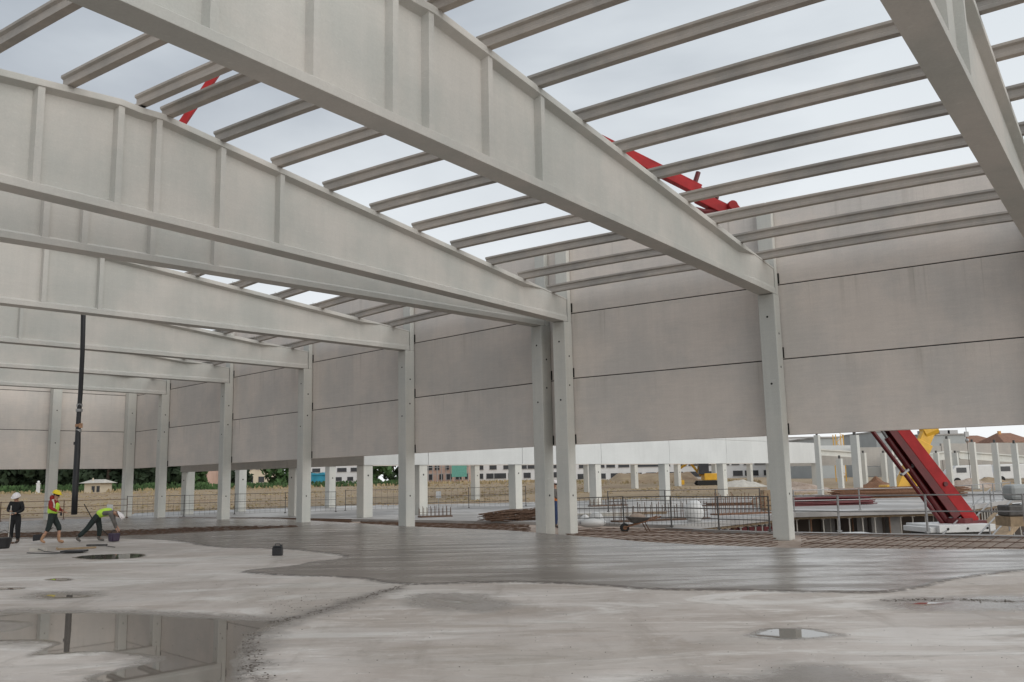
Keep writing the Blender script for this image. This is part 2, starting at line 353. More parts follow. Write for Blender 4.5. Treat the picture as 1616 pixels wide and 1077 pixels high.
def make_column(bl,w0,holes=True,zb=-.12):
    mb=MB(); a,c=w0-.015,w0+.475
    bl.box(mb,-.37,.10,a,c,zb,ZB-.012)
    bl.box(mb,-.37,-.16,a+.01,c-.01,ZB-.011,9.75)
    col=mb.build('column','frame',hall,bevel=.02)
    h=MB()
    for z,x in ((1.2,-.12),(4.9,-.12),(5.9,-.14)):
        h.tube([bl.P(x,a+.01,z),bl.P(x,a-.004,z)],.035,'joint',10)
    for z in (4.4,6.4): h.tube([bl.P(.09,w0+.22,z),bl.P(.104,w0+.22,z)],.033,'joint',10)
    h.build('bolt_hole','joint',col)
    for z0,_ in ROWS: g=MB(); bl.box(g,-.398,-.372,a-.03,a+.12,z0+.02,z0+.34); g.build('bracket','joint',col)
    return col
def make_panel(bl,w0,w1,z0,z1,x=-.40):
    mb=MB(); bl.box(mb,x-.2,x,w0,w1,z0,z1); mb.build('wall_panel','panel',hall,bevel=.012)
for i in (-2,-1,0,1):
    w0=i*SA if i!=0 else 0
    make_beam(BA,w0); make_column(BA,w0)
for i in range(5): make_beam(BB,i*SB); make_column(BB,i*SB)
# purlins
PX=[.72,2.42,4.12,5.82,7.5,9.15,10.8,12.42,14.0,15.32]; PXL=[15.9,17.42,19.1]+[2*XR-x for x in PX[:-3]][::-1]
def inframe(P):
    v=P-CAM; d=v.dot(FW)
    if d<.5: return False
    return -.05<.5+v.dot(RT)/d*FPX/W0<1.05 and -.05<.5-v.dot(UP)/d*FPX/H0<1.05
def make_purlin(bl,x,w0,w1):
    zb=ztop(x)-.01; k=8; prof=[(-.08,0),(.08,0),(.08,.06),(.048,.085),(.048,.17),(.095,.20),(.095,.25),(-.095,.25),(-.095,.20),(-.048,.17),(-.048,.085),(-.08,.06)]
    secs=[]
    for q in range(k+1):
        t=q/k; ww=w0+(w1-w0)*t; cz=.04*(1-(2*t-1)**2)
        secs.append([bl.P(x+p,ww,zb+z+cz) for p,z in prof])
    if not any(inframe(bl.P(x,w0+(w1-w0)*t/6,zb)) for t in range(7)): return
    mb=MB(); mb.loft(secs)
    for ww in (w0+.12,w1-.12): bl.box(mb,x-.05,x+.05,ww-.07,ww+.07,zb-.02,zb+.01,'joint')
    for ww in (w0+.2+random.random()*.2,): mb.tube([bl.P(x+.03,ww,zb+.24),bl.P(x+.04,ww,zb+.33)],.008,'steel',5)
    o=mb.build('purlin','purlin',hall)
bays=[(BA,-SA*2+.25,-SA+.21),(BA,-SA+.25,.21),(BA,.25,SA+.21)]+[(BB,i*SB+.25,(i+1)*SB+.21) for i in range(4)]
for bl,a,b in bays:
    for x in PX+(PXL if bl is BA else PXL[::-1][:0]): make_purlin(bl,x,a,b)
# wall panels, side wall
jo=.012
for z0,z1 in ROWS:
    for i in (-2,-1,0): make_panel(BA,i*SA+.23+jo,(i+1)*SA+.23-jo,z0,z1)
    make_panel(BA,SA+.23+jo,SA+.60,z0,z1)
    make_panel(BB,-.55,.23-jo,z0,z1)
    for i in range(4): make_panel(BB,i*SB+.23+jo,(i+1)*SB+.23-jo,z0,z1)
    make_panel(BB,4*SB+.23+jo,35.85,z0,z1)
EW=35.45
def seal(bl,x0,x1,w0,w1,z0,z1): mb=MB(); bl.box(mb,x0,x1,w0,w1,z0,z1); mb.build('joint_seal','joint',hall)
for z in (5.14,7.405):
    seal(BA,-.52,-.43,-2*SA+.25,SA+.6,z-.01,z+.04); seal(BB,-.52,-.43,-.55,35.8,z-.01,z+.04); seal(BB,-.39,25,EW+.05,EW+.12,z-.01,z+.04)
# end wall across the far end
for z0,z1 in ROWS:
    for k in range(5):
        mb=MB(); BB.box(mb,(-.395 if k==0 else 4.3+(k-1)*6.4+jo),4.3+k*6.4-jo,EW,EW+.2,z0,z1); mb.build('wall_panel','panel',hall,bevel=.012)
for x in (-.37,4.05,10.45,16.85,23.25):
    mb=MB(); BB.box(mb,x,x+.5,EW-.56,EW-.03,-.12,9.9); c=mb.build('column','frame',hall,bevel=.02)
    h=MB()
    for z in (4.4,6.3): h.tube([BB.P(x+.25,EW-.55,z),BB.P(x+.25,EW-.572,z)],.033,'joint',8)
    h.build('bolt_hole','joint',c)
# ------------------------------------------------------------------ ground
def fz(x,y):                            # the field climbs gently away from the site
    t=min(1,max(0,(y-60)/62)); k=1.42 if x<0 else max(.6,1.42-x*.02)
    return -.12+k*(t*t*(3-2*t))
ledge=[G(1060,831),G(1120,834),G(1200,837),G(1320,839),G(1460,841),G(1616,843)]
ledge=[(p.x,p.y) for p in ledge]; dl=Vector(ledge[-1])-Vector(ledge[-3]); dl.normalize(); ledge.append((ledge[-1][0]+dl.x*26,ledge[-1][1]+dl.y*26))
dk=[(p.x,p.y) for p in (G(1062,829),G(1120,824),G(1200,816),G(1255,809),G(1360,806),G(1480,803),G(1540,797),G(1600,788))]; dk.append((60,dk[-1][1]+14))
def ngon(name,poly,z,mat,th=0,kind='structure',lab=None):
    mb=MB(); 
    if th: mb.prism(poly,z-th,z)
    else:
        mb.v=[(p[0],p[1],z) for p in poly]; mb.f=[tuple(range(len(poly)))]; mb.mi=[mb._m(None)]
    o=mb.build(name,mat,None); tag(o,lab,None,None,kind)
    if not th: bm=bmesh.new(); bm.from_mesh(o.data); bmesh.ops.triangulate(bm,faces=bm.faces); [f.normal_flip() for f in bm.faces if f.normal.z<0]; bm.to_mesh(o.data); bm.free()
    return o
xe=ledge[-1][0]; tip=((ledge[0][0]+dk[0][0])/2,(ledge[0][1]+dk[0][1])/2)
near=[(-900,-80),(900,-80),(900,ledge[-1][1]),]+list(reversed(ledge))+[tip,(-900,tip[1])]
ngon('ground',near,-.12,'soil')
far=[(-900,tip[1]),tip]+dk+[(xe+2,ledge[-1][1]),(900,ledge[-1][1]),(900,2200),(-900,2200)]
far=[(-900,tip[1]),tip]+dk[:-1]+[(dk[-1][0],dk[-1][1]),(900,dk[-1][1]),(900,2200),(-900,2200)]
ngon('ground',far,-.12,'soil')
ngon('pit_floor',[(tip[0]-8,16),(130,16),(130,100),(tip[0]-8,100)],-3.6,'shade_earth')
# pit retaining faces
mb=MB()
pp=ledge; 
for a,b in zip(pp[:-1],pp[1:]):
    n=Vector((b[1]-a[1],a[0]-b[0])).normalized()*.3
    mb.prism([(a[0]+n.x,a[1]+n.y),(b[0]+n.x,b[1]+n.y),b,a],-3.7,-.03)
o=mb.build('retaining_wall','slab2'); tag(o,'pale concrete kerb and retaining face along the near edge of the basement pit','wall')
# field
nx,ny=90,60; mb=MB(); X=np.concatenate([np.linspace(-700,-120,12),np.linspace(-110,160,70),np.linspace(180,700,8)]); Y=np.concatenate([np.linspace(59,135,48),np.linspace(145,1800,12)])
for y in Y:
    for x in X: mb.v.append((x,y,fz(x,y)+.02+(.12*mnoise.noise(Vector((x*.15,y*.25,0))) if y>64 else 0)))
for j in range(len(Y)-1):
    for i in range(len(X)-1):
        a=j*len(X)+i; mb.f.append((a,a+1,a+len(X)+1,a+len(X))); mb.mi.append(0)
mb._m(None); o=mb.build('field','field',smooth=True); tag(o,kind='structure')
# dry grass
mb=MB(); mb._m(None)
for k in range(14000):
    y=62+66*random.random()**.8; x=-.62*y-2+random.random()*(.62*y+20) if k%4 else random.uniform(-.6*y,.5*y)
    x=min(x,30)
    if mnoise.noise(Vector((x*.12,y*.12,3)))<-.25: continue
    z=fz(x,y); h=random.uniform(.02,.09) if y<108 else random.uniform(.1,.38); a=random.uniform(0,math.pi); wd=random.uniform(.06,.2); dx,dy=math.cos(a)*wd,math.sin(a)*wd; lx=random.uniform(-.1,.1)
    b=len(mb.v); mb.v+=[(x-dx,y-dy,z-.03),(x+dx,y+dy,z-.03),(x+dx*.7+lx,y+dy*.7,z+h),(x-dx*.2+lx,y-dy*.2,z+h*1.15)]; mb.f.append((b,b+1,b+2,b+3)); mb.mi.append(0)
o=mb.build('dry_grass','grass'); tag(o,'straw coloured dry grass and weeds covering the field beyond the fence','grass',kind='stuff')
# outer slab (light concrete beyond the column line) and deck over the pit
s3=[G(200,817.5),G(300,817),G(440,817),G(566,819.5),G(700,821.5),G(820,823.5),G(960,826)]
s3=[(p.x,p.y) for p in s3]+dk+[(dk[-1][0],78),(-14,70),(-26,62)]
ngon('outer_slab',s3,0.0,'slab2',.22)
# hall floor: fine grid following the slab outline, wetness stored per vertex
FE=[(-500,837),(-200,830),(0,824),(100,820.5),(200,818.5),(300,818.5),(440,819.5),(560,826.5),(640,831.5),(700,834),(800,838),(880,844.5),(960,851),(1010,856),(1100,861),(1240,866),(1400,867.5),(1616,868.5),(2000,871)]
fe=[(p.x,p.y) for p in (G(*q) for q in FE)]
fa=np.array(fe)
def far_y(x): return float(np.interp(x,fa[:,0],fa[:,1]))
def sdist(P,poly,closed=True):
    poly=np.array(poly,float); n=len(poly); d=np.full(len(P),1e9); ins=np.zeros(len(P),bool)
    for i in range(n if closed else n-1):
        a=poly[i]; b=poly[(i+1)%n]; ab=b-a; t=np.clip(((P-a)@ab)/(ab@ab+1e-12),0,1); q=a+t[:,None]*ab
        d=np.minimum(d,np.hypot(*(P-q).T))
        if closed:
            c=((a[1]>P[:,1])!=(b[1]>P[:,1])); xx=a[0]+(P[:,1]-a[1])/(b[1]-a[1]+1e-12)*(b[0]-a[0]); ins^=c&(P[:,0]<xx)
    return np.where(ins,d,-d) if closed else -d
def gp(pts): return [tuple(G(*p))[:2] for p in pts]
def smooth(poly,it=2):
    p=np.array(poly)
    for _ in range(it):
        q=np.roll(p,-1,0); r=np.empty((len(p)*2,2)); r[0::2]=.75*p+.25*q; r[1::2]=.25*p+.75*q; p=r
    return p
U=np.concatenate([np.linspace(-1.15,-.62,16)[:-1],np.linspace(-.62,.62,430),np.linspace(.62,1.15,16)[1:]])   # x/y
ys=[2.0]; 
while ys[-1]<75: ys.append(ys[-1]*1.0105)
ys=np.array(ys); verts=[]; 
slope=U
VX=[];VY=[]
for u in U:
    # far end along this spoke: solve y=far_y(u*y)
    yy=20.0
    for _ in range(60): yy=.5*yy+.5*far_y(u*yy)
    t=(ys-ys[0])/(ys[-1]-ys[0]); Yc=2.0*(yy/2.0)**np.linspace(0,1,330)
    VX.append(u*Yc); VY.append(Yc)
VX=np.array(VX);VY=np.array(VY); P=np.stack([VX.ravel(),VY.ravel()],1)
fresh=gp([(-400,905),(-260,862),(-60,853),(60,851),(180,850),(260,852),(300,857),(345,865),(440,866),(500,871),(550,878),(545,882),(500,886),(470,893),(370,902),(440,909),(560,911),(600,919),(640,923),(700,922),(790,919),(880,921),(960,925),(1020,931),(1150,932),(1250,934),(1370,937),(1430,932),(1460,925),(1500,914),(1616,900),(1800,888),(2300,880),(2300,850),(1400,850),(900,835),(640,824),(200,806),(-600,812)])
fr=sdist(P,smooth(fresh,1))
puds=[[(-80,967),(60,966),(200,966),(330,974),(430,979),(470,977),(440,988),(405,1003),(398,1030),(385,1050),(400,1090),(190,1090),(100,1070),(160,1060),(215,1047),(245,1040),(190,1033),(80,1032),(30,1042),(45,1030),(75,1018),(60,1012),(0,1013),(-80,1015)],
 [(1165,1003),(1195,991),(1270,990),(1310,996),(1352,1003),(1300,1010),(1230,1013),(1190,1009)],
 [(1410,952),(1450,948),(1500,949),(1520,952),(1470,956),(1430,956)],[(1545,951),(1610,951),(1700,953),(1616,956)],
 [(60,916),(90,911),(130,914),(100,919)],[(35,942),(80,936),(165,939),(120,946)],[(100,880),(150,875),(240,873),(232,881),(140,885)],[(-30,928),(50,926),(40,931),(-30,933)],[(630,950),(680,938),(780,945),(800,957),(700,960)]]
pu=np.full(len(P),-9.)
for k,p in enumerate(puds): 
    s=sdist(P,smooth(gp(p),2)); 
    if k==0: s=np.minimum(s,-sdist(P,smooth(gp([(-70,981),(0,981),(38,985),(15,996),(-70,999)]),2)))
    if k==8: s=s-.3
    pu=np.maximum(pu,s)
damps=[[(380,1090),(415,1040),(430,1000),(500,975),(620,940),(640,925),(600,930),(470,970),(420,975),(380,1000)],[(940,1090),(1070,1063),(1210,1062),(1230,1049),(1290,1048),(1370,1060),(1480,1090)],[(630,955),(650,935),(760,936),(830,955),(760,970)],[(-80,960),(200,962),(430,972),(490,975),(430,1000),(410,1090),(80,1090),(240,1046),(80,1020),(-80,1020)],
 [(30,950),(40,935),(150,932),(180,942)],[(1380,955),(1420,940),(1750,940),(1750,965),(1400,965)]]
da=np.full(len(P),-9.)
for p in damps: da=np.maximum(da,sdist(P,smooth(gp(p),2)))
grits=[[(640,924),(600,935),(560,947),(480,972),(430,983)],[(402,1000),(396,1020),(405,1045),(390,1062),(420,1077)],[(1400,948),(1500,946),(1616,950)]]
gr=np.full(len(P),-9.)
for p in grits: gr=np.maximum(gr,sdist(P,gp(p),False)+.16)
nzv=np.array([mnoise.noise(Vector((x*1.7,y*1.7,2)))*.10+mnoise.noise(Vector((x*6,y*6,5)))*.03 for x,y in P])
fr=fr+nzv; qf=np.clip((fr+.05)/.10,0,1); fedge=np.array([1.0]); ZF=.018*qf*qf*(3-2*qf)
nu,nv=VX.shape; b0=np.arange((nu-1)*nv).reshape(nu-1,nv)[:,:-1].ravel()
faces=np.stack([b0,b0+nv,b0+nv+1,b0+1],1)
me=bpy.data.meshes.new('hall_floor'); me.vertices.add(len(P)); me.vertices.foreach_set('co',np.column_stack([P,ZF]).ravel())
me.loops.add(faces.size); me.loops.foreach_set('vertex_index',faces.ravel()); me.polygons.add(len(faces)); me.polygons.foreach_set('loop_start',np.arange(0,faces.size,4)); me.polygons.foreach_set('loop_total',np.full(len(faces),4))
me.update(calc_edges=True); me.validate()
for nme,arr in (('fresh',fr),('puddle',pu),('damp',da),('grit',gr)):
    at=me.attributes.new(nme,'FLOAT','POINT'); at.data.foreach_set('value',arr.astype(np.float32))
me.materials.append(M['floor']); o=bpy.data.objects.new('hall_floor',me); COL.objects.link(o); tag(o,kind='structure')
if me.polygons[0].normal.z<0: me.flip_normals()
# floor behind the camera and slab edge skirt
ngon('floor_behind',[(-60,-60),(60,-60),(60,30),(2.3,2.0),(-2.3,2.0),(-60,30)],-.004,'low_bounce_floor')
mb=MB()
for a,b in zip(fe[:-1],fe[1:]): mb.hexa([(a[0],a[1]-.1,-.12),(b[0],b[1]-.1,-.12),(b[0],b[1],-.12),(a[0],a[1],-.12),(a[0],a[1]-.1,-.006),(b[0],b[1]-.1,-.006),(b[0],b[1],-.006),(a[0],a[1],-.006)])
o=mb.build('floor_edge','slab2'); tag(o,kind='structure')
# brown strip left open in the slab
def strip_poly(near_,far_): return gp(near_)+gp(far_[::-1])
st=strip_poly([(-200,855),(0,850.5),(100,849.5),(200,847),(300,842),(400,837),(470,833)],[(-200,847),(0,843),(100,841),(200,838),(300,834.5),(400,832),(470,831.5)])
ngon('trench_soil',st,.006,'soil')
def rebar_mat(poly,ang,sp1,sp2,z,label,rr=.011,mat='rust_dark',jit=.03):
    u=dirv(ang); v=Vector((u.y,-u.x,0)); mb=MB(); pts=np.array(poly); c=pts.mean(0)
    A=np.array([[u.x,u.y],[v.x,v.y]]); loc=(pts-c)@A.T
    def seg(axis,sp):
        lo,hi=loc[:,1-axis].min(),loc[:,1-axis].max(); k=lo+sp*random.random()
        while k<hi:
            xs=[]
            for i in range(len(loc)):
                a=loc[i]; b=loc[(i+1)%len(loc)]; o_=1-axis
                if (a[o_]-k)*(b[o_]-k)<0: t=(k-a[o_])/(b[o_]-a[o_]); xs.append(a[axis]+(b[axis]-a[axis])*t)
            xs.sort()
            for q in range(0,len(xs)-1,2):
                if xs[q+1]-xs[q]>.25:
                    e0,e1=xs[q]+random.uniform(0,.2),xs[q+1]-random.uniform(0,.2); n=max(2,int((e1-e0)/2.5)+1); line=[]
                    for j in range(n):
                        t=e0+(e1-e0)*j/(n-1); kk=k+random.uniform(-jit,jit)
                        xy=(np.array([t,kk]) if axis==0 else np.array([kk,t]))@A+c
                        line.append((xy[0],xy[1],z+(.03 if axis else 0)+random.uniform(-.012,.012)))
                    mb.tube(line,rr,None,5)
            k+=sp*random.uniform(.8,1.25)
    seg(0,sp1); seg(1,sp2)
    o=mb.build('rebar_mat',mat); tag(o,label,'rebar mat','rusty rebar mats laid beside the slab')
    return o
rebar_mat(st,47,.45,.28,.03,'long thin strip of rusty bars in the brown gap at the left behind the workers')
def PX2(a,b): return gp(a)+gp(b[::-1])
rebar_mat(PX2([(890,846),(960,852),(1010,857),(1100,862),(1228,866)],[(890,834),(960,831),(1060,833),(1120,836),(1228,839)]),35,.30,1.6,-.06,'rebar mat under the wheelbarrow, left of the nearest column foot')
rebar_mat(PX2([(1262,867),(1400,868),(1616,869),(1900,871)],[(1262,839.5),(1400,841),(1616,844),(1900,848)]),35,.27,1.7,-.06,'wide rebar mat at the far right between floor edge and pit')
rebar_mat(PX2([(566,826),(640,831),(700,833.5),(838,840)],[(566,821),(640,822.5),(700,823.5),(838,826)]),44,.35,.5,-.06,'rebar mat behind the middle columns beside the bundle of bent bars')
rebar_mat(PX2([(250,818),(440,819),(556,825)],[(250,817.3),(440,817.6),(556,819.5)]),44,.25,.3,-.02,'narrow rebar mat behind the far columns at the left')
# loose lengths and clutter bits on the rebar ground
def bars(name,label,cat,p,length,ang,n,spread,r=.012,mat='rust',h=.15,group=None,bend=.05):
    u=dirv(ang); v=Vector((u.y,-u.x,0)); mb=MB()
    for k in range(n):
        o_=Vector(p)+v*random.uniform(-spread,spread)+Z*(.02+h*random.random()*(1-.3*random.random()))+u*random.uniform(-.3,.3); q=ang+random.uniform(-3,3); uu=dirv(q)
        mb.tube([o_-uu*length/2,o_+Z*random.uniform(-bend,bend),o_+uu*length/2+Z*random.uniform(0,bend)],r,None,5)
    o=mb.build(name,mat); tag(o,label,cat,group); return o
bars('rebar_bundle','dark brown heap of bent reinforcing bars on the pale slab left of the double column','rebar bundle',G(812,822,0),2.6,62,60,.55,.016,'rust_dark',.42,'bundles of bars',.2)
bars('rebar_bundle','long low dark red bundle of bars on the deck just right of the nearest column','rebar bundle',G(1290,798,0),6.0,84,40,.8,.03,'red_dark',.5,'bundles of bars')
bars('rebar_bundle','brown bar bundle on the deck in front of the yellow boom','rebar bundle',G(1420,786,0),9.0,84,40,.8,.03,'rust',.7,'bundles of bars')
# upright starter bars on the outer slab
def starters(px,py,n,label,w_=1.6,h=.5,z=0,mat='rust_dark'):
    p=G(px,py,z); mb=MB(); u=dirv(70)
    for k in range(n):
        for r_ in (0,1):
            q=p+u*(w_*(k/(n-1)-.5))+Vector((0,.5*r_,0)); mb.tube([q,q+Vector((random.uniform(-.03,.03),0,h*random.uniform(.8,1.1)))],.014,None,5)
    mb.tube([p-u*w_/2+Z*h*.5,p+u*w_/2+Z*h*.5],.01,None,5)
    mb.box(p+Vector((0,.25,.03)),(w_,.7,.06),None,(u,Vector((-u.y,u.x,0)),Z))
    o=mb.build('starter_bars',mat); tag(o,label,'rebar','upright starter bars'); return o
starters(686,816.5,9,'short upright starter bars beside the foot of the second front column of the low block')
starters(960,799,10,'row of upright bars in front of the white panelled block, right of the double column',2.4)
starters(1045,822,16,'long row of upright bars behind the wheelbarrow near the pit corner',4.2,.7)
starters(1172,812,14,'crowded rusty starter bars at the pit edge left of the nearest column',2.8,.9,0,'rust')
starters(835,821,8,'starter bars standing just left of the double column foot',1.3,.45)
# ------------------------------------------------------------------ low neighbouring block with white panels
u44=dirv(43.5); ul=dirv(-50)
c0=Vector((*XY(574,800,45.5),0))
def on_line(px,o,u):   # where the view direction px meets the line o+u*t
    v=ray(px,790); k=Vector((v.x,v.y)); 
    # o+u t = k s
    det=u.x*(-k.y)+k.x*u.y; t=(-o.x*(-k.y)-k.x*o.y)/det; return t
low=thing('low_block','low unfinished precast block with bright white lintel panels on slim columns behind the hall','building',(c0.x,c0.y,0))
def lcol(p,u,ztop_=2.6,wd=.58,par=low,mat='frame'):
    v=Vector((-u.y,u.x,0)); mb=MB(); mb.box(p+u*(.0)+v*.35+Z*(ztop_/2),(wd,wd,ztop_),None,(u,v,Z)); c=mb.build('column',mat,par,bevel=.02)
    h=MB(); 
    h.tube([p+v*(.35-wd/2+.01)+Z*2.1,p+v*(.35-wd/2-.005)+Z*2.1],.05,'joint',8); h.build('bolt_hole','joint',c); return c
def lpanel(a,b,z0,z1,mat,par=low,th=.2):
    u=(b-a).normalized(); v=Vector((-u.y,u.x,0)); mb=MB(); mb.box((a+b)/2+v*th/2+Z*((z0+z1)/2),((b-a).length-.03,th,z1-z0),None,(u,v,Z)); return mb.build('lintel_panel',mat,par,bevel=.01)
ZL0,ZL1,ZL2=2.62,4.45,6.4
ts=[0]+[on_line(px,c0,u44) for px in (676.5,826,951.5,1060,1151,1228,1299)]
for k,(a,b) in enumerate(zip(ts[:-1],ts[1:])):
    lpanel(c0+u44*a,c0+u44*b,ZL0,ZL1,'white_panel')
    if k<6: lpanel(c0+u44*a,c0+u44*b,ZL1+.02,ZL2,'white_panel')
for k,t in enumerate(ts): lcol(c0+u44*(t+(.32 if k==0 else -.3)),u44,3.0)
# side of it running left, its shade painted in with greyer panels
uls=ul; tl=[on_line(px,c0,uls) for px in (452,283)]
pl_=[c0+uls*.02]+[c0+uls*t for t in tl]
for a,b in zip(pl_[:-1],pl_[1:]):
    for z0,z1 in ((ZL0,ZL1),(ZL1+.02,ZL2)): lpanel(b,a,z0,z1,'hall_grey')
for t in tl: lcol(c0+uls*(t-.35),-uls,3.0)
# rear row seen through the front one
r0=c0+uls*tl[-1]+u44*.0
tr_=[on_line(px,r0,u44) for px in (390,531,759,936,1010,1078,1137,1192)]
pr=[0.15]+tr_
for a,b in zip(pr[:-1],pr[1:]): lpanel(r0+u44*a,r0+u44*b,2.95,6.4,'panel')
for t in tr_: lcol(r0+u44*(t-.3),u44,3.2,.55)
# ------------------------------------------------------------------ grey hall and columns at the right, beyond the deck
gh=thing('grey_hall','long grey precast hall with shallow pitched roof beams behind the red boom','building',(*XY(1500,765,100),0))
def wallseg(par,name,px0,px1,d0,d1,z0,z1,mat,th=.25):
    a=Vector((*XY(px0,760,d0),0)); b=Vector((*XY(px1,760,d1),0)); u=(b-a).normalized(); v=Vector((-u.y,u.x,0)); mb=MB()
    mb.box((a+b)/2+v*th/2+Z*((z0+z1)/2),((b-a).length,th,z1-z0),None,(u,v,Z)); return mb.build(name,mat,par),a,b,u,v
def zpx(px,py,y): return D(px,py,y).z
wallseg(gh,'wall_panel',1249,1349,96,98,zpx(1300,735,96),zpx(1300,712,96),'hall_grey')
wallseg(gh,'wall_panel',1249,1349,97,99,zpx(1300,713,97),zpx(1300,703,97),'white_panel')
wallseg(gh,'wall_panel',1350,1402,98,99,zpx(1370,736,98),zpx(1370,706,98),'hall_grey')
wallseg(gh,'wall_panel',1360,1398,101,101,zpx(1370,752,101),zpx(1370,737,101),'white_panel')
wallseg(gh,'wall_panel',1402,1490,100,104,zpx(1450,752,102),zpx(1450,704,102),'hall_grey')
wallseg(gh,'wall_panel',1491,1570,104,108,zpx(1530,752,106),zpx(1530,700,106),'hall_grey')
wallseg(gh,'wall_panel',1571,1700,108,113,zpx(1600,752,110),zpx(1600,699,110),'hall_grey')
def gbeam(px0,py0,px1,py1,d0,d1,hh=.9):
    a=D(px0,py0,d0); b=D(px1,py1,d1); u=(b-a); v=Vector((-u.y,u.x,0)).normalized(); mb=MB()
    for k,(z0,z1,wd) in enumerate(((0,.12,.4),(.12,hh-.15,.16),(hh-.15,hh,.45))):
        mb.hexa([a-v*wd/2+Z*z0-Z*hh,a+v*wd/2+Z*z0-Z*hh,b+v*wd/2+Z*z0-Z*hh,b-v*wd/2+Z*z0-Z*hh,a-v*wd/2+Z*z1-Z*hh,a+v*wd/2+Z*z1-Z*hh,b+v*wd/2+Z*z1-Z*hh,b-v*wd/2+Z*z1-Z*hh])
    return mb.build('roof_beam','frame',gh)
gbeam(1405,724,1500,711,96,99); gbeam(1512,712,1640,721,100,104); gbeam(1249,706,1345,712,93,95,.7)
def fcol(px,ytop,ybase,wpx,par=None,label=None,dmax=78):
    b=G(px,ybase,0); 
    if b.y>dmax: b=D(px,ybase,dmax); b.z=0
    zt=D(px,ytop,b.y).z; wd=wpx*b.y/FPX/1.25; mb=MB(); u=dirv(-46); v=Vector((-u.y,u.x,0))
    mb.box(Vector((b.x,b.y,zt/2)),(wd,wd,zt),None,(u,v,Z)); mb.box(Vector((b.x,b.y,.06)),(wd*1.9,wd*1.9,.12),'slab2',(u,v,Z))
    mb.box(Vector((b.x,b.y,zt+.12)),(wd*.35,wd*.35,.24),'steel_dark',(u,v,Z))
    if par is None:
        o=mb.build('standing_column','frame'); tag(o,label,'column','bare precast columns standing on the deck'); 
    else: o=mb.build('column','frame',par)
    return o
fl=[(1296,687,786,9,'bare grey column at the right end of the white panel block'),(1329,724,783,9,'shorter bare column below the grey lintel, right of the white panels'),
 (1356,687,786,13,'tall bare column with the tall sky behind, left of the yellow boom'),(1411,701,784,10,'bare column directly left of the yellow boom'),
 (1501,693,771,10,'bare column just right of the red boom'),(1541,698,773,10,'bare column behind the hanging crane wire'),
 (1577,699,777,10,'bare column second from the right picture edge'),(1608,700,777,10,'bare column nearest the right picture edge')]
for a in fl: fcol(*a[:4],None,a[4])
for px in (1366,1398,1512,1482): fcol(px,715,768,9,gh,None,95)
# ------------------------------------------------------------------ distant buildings
def building(name,label,px0,px1,y,ztop_,mat,rows,roof='flat',win=None,depth=12,group=None,zb=None,roofmat='tile',storey=3.0,step=3.0,ww=1.5,wh=1.3,cat='building',skip=0):
    a=Vector((*XY(px0,770,y),0)); b=Vector((*XY(px1,770,y),0)); zb=fz((a.x+b.x)/2,y) if zb is None else zb
    t=thing(name,label,cat,((a.x+b.x)/2,y,zb),group); L_=b.x-a.x
    mb=MB(); mb.box(((a.x+b.x)/2,y+depth/2,(zb-.3+ztop_)/2),(L_,depth,ztop_-zb+.3)); wl=mb.build('wall',mat,t)
    if roof=='flat':
        mb=MB(); mb.box(((a.x+b.x)/2,y+depth/2,ztop_+.14),(L_+.5,depth+.5,.27)); mb.build('roof','slab2',t)
    else:
        mb=MB(); e0,e1=a.x-.5,b.x+.5; yy0,yy1=y-.5,y+depth+.5; ym=(yy0+yy1)/2; hz_=roof; k=min(4,L_/3)
        mb.v=[(e0,yy0,ztop_+.003),(e1,yy0,ztop_+.003),(e1,yy1,ztop_+.003),(e0,yy1,ztop_+.003),(e0+k,ym,ztop_+hz_),(e1-k,ym,ztop_+hz_)]; mb.f=[(0,1,2,3),(0,1,5,4),(1,2,5),(2,3,4,5),(3,0,4)]; mb.mi=[0]*5; mb._m(None); r=mb.build('roof',roofmat,t)
        mb=MB(); mb.box((a.x+L_*.3,ym-.6,ztop_+hz_*.8+.1),(.25*hz_,.25*hz_,.7*hz_)); mb.build('chimney',mat,r)
    nwin=0
    for r_ in range(rows):
        z=zb+storey*r_+1.5
        x=a.x+step*.6
        while x<b.x-step*.4 and nwin<95:
            w_=ww*random.uniform(.8,1.7)
            if random.random()>skip:
                mb=MB(); mb.box((x,y-.01,z),(w_,.12,wh)); f=mb.build('window','glass',t); nwin+=1
                mb=MB(); mb.box((x,y-.10,z-wh/2-.06),(w_+.2,.22,.09)); mb.build('sill','slab2',f)
            x+=step*random.uniform(.85,1.3)
    return t
building('cottage','small cream cottage with a double door among the dark trees at far left',133,159,109,fz(-60,109)+1.15,'render_cream',0,roof=.45,roofmat='plywhite',depth=3)
_p=D(150,770,108.9); mb=MB(); t_=[o for o in bpy.data.objects if o.name=='cottage'][0]
for dx in (-.25,.35): mb=MB(); mb.box((_p.x+dx,108.96,fz(-60,109)+.45),(.34,.1,.7)); mb.build('door','glass',t_)
mb=MB(); p=D(60,775,109); p.z=fz(p.x,p.y); mb.box(p+Z*.6,(.32,.3,1.2)); mb.box(p+Z*1.25,(.4,.36,.1)); mb.ball(p+Z*1.42,.16); mb.box(p+Z*.08,(.42,.4,.16)); tag(mb.build('garden_pillar','white'),'small white pillar with ball top at the edge of the dark trees','pillar')
building('house','pink rendered house half hidden behind a green bush at the left',308,333,210,10,'render_pink',3,roof=1.6,depth=8,step=2.2,ww=.9,wh=1.2)
building('house','cream and pink house with arched balconies between the far columns',385,428,210,9,'render_cream',2,roof=1.5,depth=9,step=2.2,ww=1,wh=1.3)
building('apartment_building','white apartment block with wide dark windows above the turquoise container',455,566,300,15.5,'render_white',4,depth=16,step=3.6,ww=1.9)
